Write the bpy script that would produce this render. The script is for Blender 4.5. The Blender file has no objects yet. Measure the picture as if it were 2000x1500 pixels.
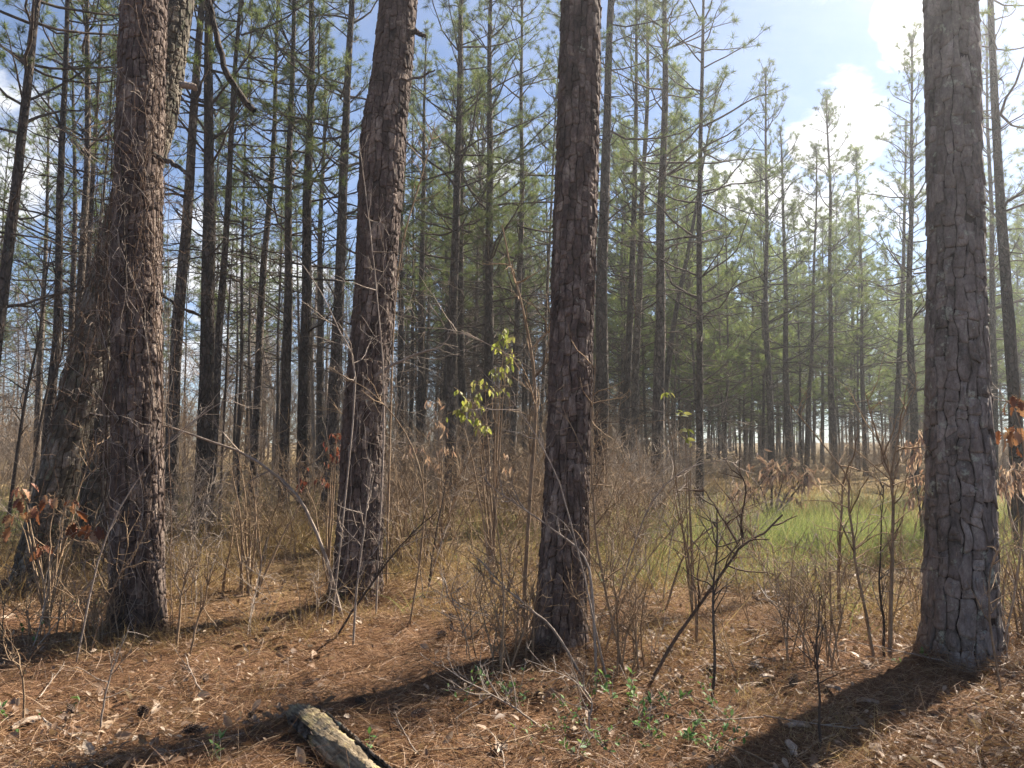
import bpy, math
import numpy as np
from mathutils import Vector, Matrix, Quaternion

SC = bpy.context.scene
COL = SC.collection
R_ = math.radians
PI = math.pi

# ------------------------------------------------------------------ camera
FPX, EYE = 1540.0, 1.55                 # focal length in photo pixels (2000 wide), eye height
PITCH = math.atan(100.0 / FPX)
cam_d = bpy.data.cameras.new('camera')
cam = bpy.data.objects.new('camera', cam_d)
COL.objects.link(cam)
cam.location = (0, 0, EYE)
cam.rotation_euler = (PI / 2 + PITCH, 0, 0)
cam_d.sensor_fit = 'HORIZONTAL'
cam_d.sensor_width = 36.0
cam_d.lens = 36.0 * FPX / 2000.0
cam_d.clip_start = 0.05
cam_d.clip_end = 1500
SC.camera = cam

# ------------------------------------------------------------------ sun and sky
SUN_AZ, SUN_EL = R_(48), R_(44)         # azimuth to the right of the view axis
SUN_DIR = Vector((math.sin(SUN_AZ) * math.cos(SUN_EL), math.cos(SUN_AZ) * math.cos(SUN_EL), math.sin(SUN_EL)))
sun_d = bpy.data.lights.new('sun', 'SUN')
sun_d.energy = 5.0
sun_d.angle = R_(0.8)
sun_d.color = (1.0, 0.91, 0.78)
sun = bpy.data.objects.new('sun', sun_d)
COL.objects.link(sun)
sun.rotation_euler = (-SUN_DIR).to_track_quat('-Z', 'Y').to_euler()
sun.location = (20, 20, 40)

SC.view_settings.view_transform = 'Standard'
SC.view_settings.look = 'None'
SC.view_settings.exposure = 1.85
SC.view_settings.gamma = 1.0
SC.cycles.use_denoising = True
SC.cycles.use_adaptive_sampling = True
SC.cycles.adaptive_threshold = 0.02
SC.cycles.max_bounces = 5
SC.cycles.diffuse_bounces = 2
SC.cycles.glossy_bounces = 2
SC.cycles.transmission_bounces = 3
SC.cycles.volume_bounces = 0
SC.cycles.caustics_reflective = False
SC.cycles.caustics_refractive = False


def ray(px, py):
    """World direction through a photo pixel."""
    u, v = (px - 1000.0) / FPX, (750.0 - py) / FPX
    cp, sp = math.cos(PITCH), math.sin(PITCH)
    return np.array([u, cp - v * sp, sp + v * cp])


world = bpy.data.worlds.new('World')
SC.world = world
world.use_nodes = True


class NT:
    """Small helper for node trees."""
    def __init__(self, tree):
        self.t = tree
        tree.nodes.clear()

    def n(self, typ, ins=None, **props):
        nd = self.t.nodes.new(typ)
        for k, v in props.items():
            setattr(nd, k, v)
        for k, v in (ins or {}).items():
            s = nd.inputs[k]
            if isinstance(v, bpy.types.NodeSocket):
                self.t.links.new(v, s)
            else:
                s.default_value = v
        return nd

    def m(self, op, a, b=0.0, c=None, clamp=False):
        nd = self.n('ShaderNodeMath', operation=op, use_clamp=clamp)
        for i, v in enumerate((a, b) if c is None else (a, b, c)):
            if isinstance(v, bpy.types.NodeSocket):
                self.t.links.new(v, nd.inputs[i])
            else:
                nd.inputs[i].default_value = v
        return nd.outputs[0]

    def mix(self, f, a, b, blend='MIX'):
        nd = self.n('ShaderNodeMix', data_type='RGBA', blend_type=blend)
        for k, v in ((0, f), (6, a), (7, b)):
            if isinstance(v, bpy.types.NodeSocket):
                self.t.links.new(v, nd.inputs[k])
            else:
                nd.inputs[k].default_value = (*v, 1) if isinstance(v, tuple) and len(v) == 3 else v
        return nd.outputs[2]

    def ramp(self, f, stops, interp='LINEAR'):
        nd = self.n('ShaderNodeValToRGB', {'Fac': f})
        cr = nd.color_ramp
        cr.interpolation = interp
        while len(cr.elements) < len(stops):
            cr.elements.new(0.5)
        for e, (p, c) in zip(cr.elements, stops):
            e.position = p
            e.color = (*c, 1) if len(c) == 3 else c
        return nd.outputs[0]


w = NT(world.node_tree)
sky = w.n('ShaderNodeTexSky', sky_type='NISHITA', sun_disc=False, sun_elevation=SUN_EL, sun_rotation=SUN_AZ,
          altitude=200.0, air_density=0.7, dust_density=0.05, ozone_density=3.5)
tc = w.n('ShaderNodeTexCoord')
dirv = tc.outputs['Generated']
sep = w.n('ShaderNodeSeparateXYZ', {0: dirv})
zz = w.m('ADD', w.m('MAXIMUM', sep.outputs[2], 0.0), 0.22)
cp = w.n('ShaderNodeCombineXYZ', {0: w.m('DIVIDE', sep.outputs[0], zz), 1: w.m('DIVIDE', sep.outputs[1], zz), 2: 6.9})
cn = w.n('ShaderNodeTexNoise', {'Vector': cp.outputs[0], 'Scale': 1.9, 'Detail': 10.0, 'Roughness': 0.60, 'Distortion': 0.3})
dens = cn.outputs[0]
# the cumulus banks that stand in this sky: where they are and how wide
for px, py, size, gain in ((1640, 225, 0.066, 0.36), (1800, 50, 0.055, 0.36), (1600, 400, 0.12, 0.16), (480, 590, 0.16, 0.20),
                           (60, 330, 0.14, 0.12), (930, 370, 0.10, 0.20), (-500, 200, 0.25, 0.25), (2500, 100, 0.2, 0.25)):
    d = ray(px, py)
    d = d / np.linalg.norm(d)
    dp = w.n('ShaderNodeVectorMath', {0: dirv, 1: tuple(d)}, operation='DOT_PRODUCT').outputs['Value']
    ang = w.m('ARCCOSINE', w.m('MINIMUM', dp, 0.99999))
    bump = w.m('SUBTRACT', 1.0, w.m('DIVIDE', ang, size), clamp=True)
    dens = w.m('MULTIPLY_ADD', w.m('POWER', bump, 0.6), gain, dens)
cloudf = w.ramp(dens, [(0.635, (0, 0, 0)), (0.73, (1, 1, 1))], 'EASE')
# thin streaked high cloud
cv = w.n('ShaderNodeVectorMath', {0: cp.outputs[0], 1: (1.0, 3.2, 1.0)}, operation='MULTIPLY')
ci = w.n('ShaderNodeTexNoise', {'Vector': cv.outputs[0], 'Scale': 0.9, 'Detail': 6.0, 'Roughness': 0.62, 'Distortion': 0.6})
cirf = w.m('MULTIPLY', w.ramp(ci.outputs[0], [(0.44, (0, 0, 0)), (0.75, (1, 1, 1))]), 0.28)
shade = w.ramp(cn.outputs[0], [(0.35, (5.6, 5.8, 6.2)), (0.7, (7.4, 7.4, 7.5))])
skyc = w.mix(cirf, sky.outputs[0], (5.6, 6.0, 6.7))
skyc = w.mix(cloudf, skyc, shade)
bg = w.n('ShaderNodeBackground', {'Color': skyc, 'Strength': 0.05})
wo = w.n('ShaderNodeOutputWorld', {'Surface': bg.outputs[0]})


# ------------------------------------------------------------------ geometry helpers
def gz(x, y):
    """Height of the forest floor."""
    x, y = np.asarray(x, float), np.asarray(y, float)
    near = 0.030 * np.sin(1.1 * x + 0.7) * np.cos(0.9 * y + 0.3) + 0.018 * np.sin(2.7 * x - 1.9 * y) + 0.012 * np.sin(5.1 * y + 3.3 * x + 1.0) + 0.012 * np.sin(11.3 * x + 2.0 * np.sin(1.7 * y)) * np.sin(9.1 * y + 2.0 * np.sin(2.3 * x))
    far = 0.25 * np.sin(0.055 * x + 1.3) * np.sin(0.045 * y - 0.4) * np.clip((y - 18) / 30, 0, 1)
    return near + far


def gp(px, py):
    """Ground point under a photo pixel."""
    d = ray(px, py)
    s = EYE / -d[2]
    for _ in range(6):
        p = np.array([0, 0, EYE]) + d * s
        s = (EYE - float(gz(p[0], p[1]))) / -d[2]
    p = np.array([0, 0, EYE]) + d * s
    return p


def at(px, py, Y):
    """Point of the vertical plane at distance Y, and metres per photo pixel there."""
    d = ray(px, py)
    s = Y / d[1]
    p = np.array([0, 0, EYE]) + d * s
    return p, s / FPX


def catmull(pts, n):
    P = np.asarray(pts, float)
    P = np.vstack([2 * P[0] - P[1], P, 2 * P[-1] - P[-2]])
    t = np.linspace(0, len(P) - 3 - 1e-6, n)
    i = t.astype(int)
    f = (t - i)[:, None]
    a, b, c, d = P[i], P[i + 1], P[i + 2], P[i + 3]
    return 0.5 * (2 * b + (c - a) * f + (2 * a - 5 * b + 4 * c - d) * f ** 2 + (3 * b - a - 3 * c + d) * f ** 3)


def norm(v):
    return v / np.maximum(np.linalg.norm(v, axis=-1, keepdims=True), 1e-9)


class MB:
    """Collects triangles and quads with a material slot each, then links ONE mesh object."""
    def __init__(self):
        self.v, self.f, self.n = [], {3: [], 4: []}, 0

    def add(self, V, F, mat=0, smooth=True):
        V = np.asarray(V, np.float32).reshape(-1, 3)
        F = np.asarray(F, np.int32)
        if len(F):
            self.f[F.shape[1]].append((F + self.n, mat, smooth))
        self.v.append(V)
        self.n += len(V)
        return self

    def merge(self, other, M=None):
        V = np.vstack(other.v)
        if M is not None:
            V = V @ M[:3, :3].T + M[:3, 3]
        for k in (3, 4):
            for F, m, s in other.f[k]:
                self.f[k].append((F + self.n, m, s))
        self.v.append(V)
        self.n += len(V)

    def mesh(self, name, mats):
        me = bpy.data.meshes.new(name)
        V = np.vstack(self.v).astype(np.float32)
        loops, starts, mi, sm = [], [], [], []
        pos = 0
        for k in (3, 4):
            for F, m, s in self.f[k]:
                loops.append(F.ravel())
                starts.append(pos + np.arange(len(F)) * k)
                mi.append(np.full(len(F), m, np.int32))
                sm.append(np.full(len(F), s, bool))
                pos += F.size
        loops, starts, mi, sm = map(np.concatenate, (loops, starts, mi, sm))
        me.vertices.add(len(V))
        me.vertices.foreach_set('co', V.ravel())
        me.loops.add(len(loops))
        me.loops.foreach_set('vertex_index', loops.astype(np.int32))
        me.polygons.add(len(starts))
        me.polygons.foreach_set('loop_start', starts.astype(np.int32))
        for m in (mats if isinstance(mats, (list, tuple)) else [mats]):
            me.materials.append(m)
        me.polygons.foreach_set('material_index', mi)
        me.update(calc_edges=True)
        me.polygons.foreach_set('use_smooth', sm)
        me.validate()
        return me

    def build(self, name, mats, parent=None, loc=None):
        o = link(name, self.mesh(name, mats), parent, loc)
        if name in ('twigs', 'tendrils', 'stems'):
            o['kind'] = 'stuff'
        return o


def link(name, me, parent=None, loc=None, rz=0.0, scale=None):
    o = bpy.data.objects.new(name, me)
    COL.objects.link(o)
    o.parent = parent
    if loc is not None:
        o.location = tuple(float(a) for a in loc)
    if rz:
        o.rotation_euler = (0, 0, rz)
    if scale is not None:
        o.scale = scale if isinstance(scale, (tuple, list)) else (scale,) * 3
    return o


def tag(o, label, cat, group=None):
    o['label'] = label
    o['category'] = cat
    if group:
        o['group'] = group
    return o


def thing(name, label, cat, loc=(0, 0, 0), group=None):
    o = link(name, None, None, loc)
    o.empty_display_size = 0.1
    return tag(o, label, cat, group)


def tubes(P, Rr, S=3):
    """N tubes at once. P (N,K,3), Rr (N,K) -> vertices, quads."""
    P = np.asarray(P, float)
    Rr = np.asarray(Rr, float)
    N, K, _ = P.shape
    T = norm(np.gradient(P, axis=1))
    ref = np.where(np.abs(T[:, :1, 2:3]) > 0.85, np.array([1.0, 0.13, 0.0]), np.array([0.0, 0.1, 1.0]))
    ref = np.broadcast_to(ref, T.shape)
    A = norm(np.cross(T, ref))
    B = np.cross(T, A)
    a = np.arange(S) * 2 * PI / S
    V = P[:, :, None] + Rr[:, :, None, None] * (np.cos(a)[:, None] * A[:, :, None] + np.sin(a)[:, None] * B[:, :, None])
    idx = np.arange(N * K * S).reshape(N, K, S)
    q = np.stack([idx[:, :-1], np.roll(idx[:, :-1], -1, 2), np.roll(idx[:, 1:], -1, 2), idx[:, 1:]], -1)
    return V.reshape(-1, 3), q.reshape(-1, 4)


def rand_unit(rng, n):
    return norm(rng.normal(size=(n, 3)))


def curves(rng, start, d0, L, K, bend=0.25, up=0.0):
    """N wandering curves from start (N,3) along d0 (N,3), length L (N,)."""
    N = len(start)
    P = np.zeros((N, K, 3))
    P[:, 0] = start
    d = norm(d0)
    for k in range(1, K):
        d = norm(d + rng.normal(0, bend, (N, 3)) + np.array([0, 0, up]))
        P[:, k] = P[:, k - 1] + d * (L / (K - 1))[:, None]
    return P


def sample_along(rng, P, n, lo=0.2, hi=1.0):
    """n random points on each of the curves P: points (N*n,3), tangents, parameter, source index."""
    N, K, _ = P.shape
    t = rng.uniform(lo, hi, (N, n)) * (K - 1)
    i = np.minimum(t.astype(int), K - 2)
    f = (t - i)[..., None]
    r = np.arange(N)[:, None]
    p = P[r, i] * (1 - f) + P[r, i + 1] * f
    tg = norm(P[r, i + 1] - P[r, i])
    return p.reshape(-1, 3), tg.reshape(-1, 3), (t / (K - 1)).ravel(), np.repeat(np.arange(N), n)


# ------------------------------------------------------------------ materials
def principled(nt, col, rough=0.9, bump=None, spec=0.2, trans=None):
    ins = {'Base Color': col, 'Roughness': rough, 'Specular IOR Level': spec}
    if bump is not None:
        ins['Normal'] = bump
    b = nt.n('ShaderNodeBsdfPrincipled', ins)
    sh = b.outputs[0]
    if trans is not None:
        tcol, f = trans
        tr = nt.n('ShaderNodeBsdfTranslucent', {'Color': tcol})
        sh = nt.n('ShaderNodeMixShader', {0: f, 1: sh, 2: tr.outputs[0]}).outputs[0]
    nt.n('ShaderNodeOutputMaterial', {'Surface': sh})


def new_mat(name):
    m = bpy.data.materials.new(name)
    m.use_nodes = True
    return m, NT(m.node_tree)


def c4(c):
    return (*c, 1.0)


def bark_mat(name, dark, mid, light, plates=True, lichen=0.0, lichen_col=(0.36, 0.38, 0.30), per_object=True):
    m, t = new_mat(name)
    co = t.n('ShaderNodeTexCoord').outputs['Object']
    geo = t.n('ShaderNodeNewGeometry')
    pos = geo.outputs['Position']
    st = t.n('ShaderNodeVectorMath', {0: pos, 1: (1, 1, 0.45)}, operation='MULTIPLY').outputs[0]
    n1 = t.n('ShaderNodeTexNoise', {'Vector': st, 'Scale': 9.0, 'Detail': 8.0, 'Roughness': 0.65}).outputs[0]
    n2 = t.n('ShaderNodeTexNoise', {'Vector': st, 'Scale': 60.0, 'Detail': 5.0, 'Roughness': 0.7}).outputs[0]
    rnd = t.n('ShaderNodeObjectInfo').outputs['Random'] if per_object else geo.outputs['Random Per Island']
    f = t.m('ADD', t.m('MULTIPLY', n1, 0.75), t.m('MULTIPLY', t.m('SUBTRACT', rnd, 0.5), 0.16))
    f = t.m('ADD', f, t.m('MULTIPLY', t.m('SUBTRACT', n2, 0.5), 0.35))
    col = t.ramp(f, [(0.18, dark), (0.40, mid), (0.66, light)])
    h = t.m('ADD', t.m('MULTIPLY', n2, 0.5), n1)
    if plates:
        # bark scales of far boles, too small to model
        vs = t.n('ShaderNodeVectorMath', {0: pos, 1: (1, 1, 0.5)}, operation='MULTIPLY').outputs[0]
        wv = t.n('ShaderNodeMix', {0: 0.08, 4: vs, 5: t.n('ShaderNodeTexNoise', {'Vector': vs, 'Scale': 6.0}).outputs['Color']}, data_type='VECTOR').outputs[1]
        vo = t.n('ShaderNodeTexVoronoi', {'Vector': wv, 'Scale': 16.0}, feature='DISTANCE_TO_EDGE').outputs['Distance']
        cr = t.ramp(vo, [(0.0, (0, 0, 0)), (0.16, (1, 1, 1))])
        h = t.m('MULTIPLY_ADD', cr, 1.4, h)
        col = t.mix(t.m('MULTIPLY', t.m('SUBTRACT', 1.0, cr), 0.65), col, c4(dark))
    if lichen > 0:
        ln = t.n('ShaderNodeTexNoise', {'Vector': pos, 'Scale': 11.0, 'Detail': 6.0, 'Roughness': 0.7}).outputs[0]
        lf = t.ramp(ln, [(0.66 - lichen * 0.2, (0, 0, 0)), (0.74 - lichen * 0.2, (1, 1, 1))])
        col = t.mix(t.m('MULTIPLY', lf, 0.75), col, c4(lichen_col))
    if not plates:
        # thin overlapping scales within each plate
        sv = t.n('ShaderNodeVectorMath', {0: pos, 1: (1, 1, 0.6)}, operation='MULTIPLY').outputs[0]
        sw = t.n('ShaderNodeMix', {0: 0.05, 4: sv, 5: t.n('ShaderNodeTexNoise', {'Vector': sv, 'Scale': 14.0, 'Detail': 3.0}).outputs['Color']}, data_type='VECTOR').outputs[1]
        vo = t.n('ShaderNodeTexVoronoi', {'Vector': sw, 'Scale': 34.0, 'Randomness': 1.0})
        h = t.m('MULTIPLY_ADD', t.n('ShaderNodeSeparateColor', {0: vo.outputs['Color']}).outputs[0], 1.1, h)
        ve = t.n('ShaderNodeTexVoronoi', {'Vector': sw, 'Scale': 34.0, 'Randomness': 1.0}, feature='DISTANCE_TO_EDGE').outputs['Distance']
        ed = t.ramp(ve, [(0.0, (1, 1, 1)), (0.07, (0, 0, 0))])
        col = t.mix(t.m('MULTIPLY', ed, 0.35), col, c4(dark))
    bp = t.n('ShaderNodeBump', {'Height': h, 'Strength': 0.9, 'Distance': 0.014}).outputs[0]
    principled(t, col, 0.92, bp, 0.15)
    return m


def leaf_mat(name, stops, tf=0.45, tboost=1.3, rough=0.55, island=True, spec=0.3):
    """Thin foliage: colour varies from piece to piece, light passes through."""
    m, t = new_mat(name)
    g = t.n('ShaderNodeNewGeometry')
    rnd = g.outputs['Random Per Island'] if island else t.n('ShaderNodeObjectInfo').outputs['Random']
    ns = t.n('ShaderNodeTexNoise', {'Vector': g.outputs['Position'], 'Scale': 0.9, 'Detail': 3.0}).outputs[0]
    f = t.m('ADD', t.m('MULTIPLY', rnd, 0.62), t.m('MULTIPLY', ns, 0.38))
    col = t.ramp(f, stops)
    tc_ = t.mix(1.0, col, (tboost, tboost, tboost * 0.8), 'MULTIPLY')
    principled(t, col, rough, None, spec, (tc_, tf))
    return m


M = {}
M['bark_red'] = bark_mat('bark_red', (0.030, 0.021, 0.018), (0.130, 0.095, 0.080), (0.43, 0.35, 0.28), plates=False, lichen=0.12)
M['bark_grey'] = bark_mat('bark_grey', (0.050, 0.041, 0.036), (0.190, 0.158, 0.139), (0.40, 0.355, 0.315), plates=False, lichen=0.42)  # grey lichened bark, its colour paled further to take in the veiling glare
M['bark_moss'] = bark_mat('bark_moss', (0.026, 0.022, 0.016), (0.110, 0.092, 0.070), (0.42, 0.36, 0.29), plates=False, lichen=0.40, lichen_col=(0.16, 0.18, 0.11))
M['bark_groove'] = bark_mat('bark_groove', (0.014, 0.010, 0.008), (0.040, 0.026, 0.021), (0.10, 0.07, 0.056), plates=False)
M['bark_far'] = bark_mat('bark_far', (0.024, 0.018, 0.014), (0.105, 0.082, 0.066), (0.33, 0.275, 0.22), plates=True, lichen=0.25, lichen_col=(0.19, 0.22, 0.17))
M['twig_dark'] = bark_mat('twig_dark', (0.030, 0.022, 0.018), (0.085, 0.064, 0.050), (0.20, 0.16, 0.13), plates=False)
M['twig_brown'] = bark_mat('twig_brown', (0.12, 0.078, 0.048), (0.28, 0.195, 0.122), (0.48, 0.37, 0.255), plates=False, per_object=False)
M['vine_brown'] = bark_mat('vine_brown', (0.050, 0.031, 0.022), (0.125, 0.082, 0.057), (0.27, 0.195, 0.14), plates=False, per_object=False)
M['twig_pale'] = bark_mat('twig_pale', (0.16, 0.12, 0.09), (0.30, 0.245, 0.20), (0.46, 0.40, 0.34), plates=False, per_object=False)
M['needle'] = leaf_mat('needle', [(0.15, (0.042, 0.068, 0.028)), (0.5, (0.082, 0.112, 0.037)), (0.85, (0.155, 0.155, 0.052))], 0.52, 1.5)
M['needle_young_backlit'] = leaf_mat('needle_young_backlit', [(0.15, (0.055, 0.090, 0.034)), (0.5, (0.105, 0.145, 0.045)), (0.85, (0.185, 0.195, 0.065))], 0.55, 1.5)  # lighter copy of the needles: backlit glow of the far stand put into colour
M['straw'] = leaf_mat('straw', [(0.12, (0.050, 0.024, 0.014)), (0.40, (0.145, 0.072, 0.038)), (0.66, (0.27, 0.160, 0.085)), (0.9, (0.46, 0.33, 0.21))], 0.2, 1.2)
M['litter'] = leaf_mat('litter', [(0.2, (0.10, 0.058, 0.034)), (0.5, (0.22, 0.14, 0.088)), (0.78, (0.36, 0.27, 0.19)), (0.97, (0.50, 0.43, 0.35))], 0.2, 1.1)
M['grass'] = leaf_mat('grass', [(0.15, (0.052, 0.082, 0.030)), (0.42, (0.115, 0.150, 0.052)), (0.66, (0.21, 0.225, 0.090)), (0.92, (0.38, 0.33, 0.18))], 0.5, 1.4)
M['dry_grass'] = leaf_mat('dry_grass', [(0.15, (0.12, 0.075, 0.036)), (0.5, (0.27, 0.18, 0.085)), (0.85, (0.42, 0.32, 0.17))], 0.4, 1.2)
M['leaf_brown'] = leaf_mat('leaf_brown', [(0.1, (0.19, 0.105, 0.078)), (0.5, (0.36, 0.235, 0.18)), (0.9, (0.56, 0.43, 0.36))], 0.35, 1.3, island=False)
M['leaf_rust'] = leaf_mat('leaf_rust', [(0.1, (0.12, 0.040, 0.020)), (0.5, (0.21, 0.080, 0.038)), (0.85, (0.38, 0.24, 0.14))], 0.3, 1.2, island=False)
M['leaf_red'] = leaf_mat('leaf_red', [(0.1, (0.09, 0.022, 0.016)), (0.5, (0.17, 0.050, 0.032)), (0.9, (0.26, 0.11, 0.065))], 0.3, 1.2, island=False)
M['leaf_yellow'] = leaf_mat('leaf_yellow', [(0.1, (0.15, 0.19, 0.040)), (0.5, (0.28, 0.30, 0.070)), (0.9, (0.44, 0.40, 0.15))], 0.45, 1.2, island=False)
M['leaf_green'] = leaf_mat('leaf_green', [(0.1, (0.040, 0.10, 0.025)), (0.5, (0.085, 0.17, 0.045)), (0.9, (0.20, 0.28, 0.10))], 0.35, 1.3, island=False)
M['cone'] = bark_mat('cone', (0.035, 0.025, 0.019), (0.120, 0.085, 0.065), (0.30, 0.23, 0.18), plates=False)
M['chip'] = bark_mat('chip', (0.10, 0.07, 0.05), (0.28, 0.21, 0.16), (0.52, 0.45, 0.37), plates=False)


def ground_material():
    m, t = new_mat('forest_floor')
    pos = t.n('ShaderNodeNewGeometry').outputs['Position']
    big = t.n('ShaderNodeTexNoise', {'Vector': pos, 'Scale': 0.55, 'Detail': 5.0, 'Roughness': 0.6}).outputs[0]
    fine = t.n('ShaderNodeTexNoise', {'Vector': pos, 'Scale': 22.0, 'Detail': 8.0, 'Roughness': 0.7}).outputs[0]
    # needle strands: two crossing, strongly stretched noises
    r1 = t.n('ShaderNodeVectorRotate', {'Vector': pos, 'Angle': 0.5}, rotation_type='Z_AXIS').outputs[0]
    r2 = t.n('ShaderNodeVectorRotate', {'Vector': pos, 'Angle': 2.1}, rotation_type='Z_AXIS').outputs[0]
    s1 = t.n('ShaderNodeTexNoise', {'Vector': t.n('ShaderNodeVectorMath', {0: r1, 1: (8, 140, 8)}, operation='MULTIPLY').outputs[0], 'Scale': 1.0, 'Detail': 4.0, 'Distortion': 1.5}).outputs[0]
    s2 = t.n('ShaderNodeTexNoise', {'Vector': t.n('ShaderNodeVectorMath', {0: r2, 1: (9, 120, 8)}, operation='MULTIPLY').outputs[0], 'Scale': 1.0, 'Detail': 4.0, 'Distortion': 1.5}).outputs[0]
    st = t.m('MAXIMUM', s1, s2)
    f = t.m('ADD', t.m('MULTIPLY', st, 0.55), t.m('MULTIPLY', fine, 0.45))
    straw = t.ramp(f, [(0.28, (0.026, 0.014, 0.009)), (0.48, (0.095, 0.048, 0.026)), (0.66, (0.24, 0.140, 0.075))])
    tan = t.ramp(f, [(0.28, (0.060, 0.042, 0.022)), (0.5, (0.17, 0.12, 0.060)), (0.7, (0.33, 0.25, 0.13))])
    green = t.ramp(f, [(0.28, (0.025, 0.032, 0.012)), (0.5, (0.075, 0.090, 0.032)), (0.7, (0.19, 0.18, 0.07))])
    sp = t.n('ShaderNodeSeparateXYZ', {0: pos})
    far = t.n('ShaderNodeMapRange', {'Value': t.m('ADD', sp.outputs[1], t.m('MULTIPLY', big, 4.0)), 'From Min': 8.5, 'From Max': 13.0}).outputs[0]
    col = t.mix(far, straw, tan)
    gx = t.n('ShaderNodeMapRange', {'Value': t.m('ADD', t.m('MULTIPLY', sp.outputs[0], 1.0), t.m('MULTIPLY', big, 4.0)), 'From Min': 3.0, 'From Max': 6.0}).outputs[0]
    gy = t.n('ShaderNodeMapRange', {'Value': sp.outputs[1], 'From Min': 8.0, 'From Max': 11.0}).outputs[0]
    gf = t.n('ShaderNodeMapRange', {'Value': sp.outputs[1], 'From Min': 24.0, 'From Max': 19.0}).outputs[0]
    col = t.mix(t.m('MULTIPLY', t.m('MULTIPLY', gx, gy), t.m('MULTIPLY', gf, 0.8)), col, green)
    bp = t.n('ShaderNodeBump', {'Height': f, 'Strength': 1.0, 'Distance': 0.03}).outputs[0]
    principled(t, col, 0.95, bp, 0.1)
    return m


# ------------------------------------------------------------------ ground
def build_ground():
    u = np.linspace(-1, 1, 241)
    xs = 5.0 * np.sinh(u * 4.33)
    v = np.linspace(0, 1, 281)
    ys = -20 + 0.0 * v
    ys = np.concatenate([np.linspace(-40, 1.5, 12), 1.5 + 4.0 * np.sinh(np.linspace(0.03, 1, 270) * 4.52)])
    X, Y = np.meshgrid(xs, ys)
    V = np.stack([X, Y, gz(X, Y)], -1).reshape(-1, 3)
    idx = np.arange(len(V)).reshape(X.shape)
    q = np.stack([idx[:-1, :-1], idx[:-1, 1:], idx[1:, 1:], idx[1:, :-1]], -1).reshape(-1, 4)
    o = MB().add(V, q).build('ground', ground_material())
    o['kind'] = 'structure'
    o['label'] = 'forest floor covered in rust brown pine straw'


build_ground()


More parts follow.
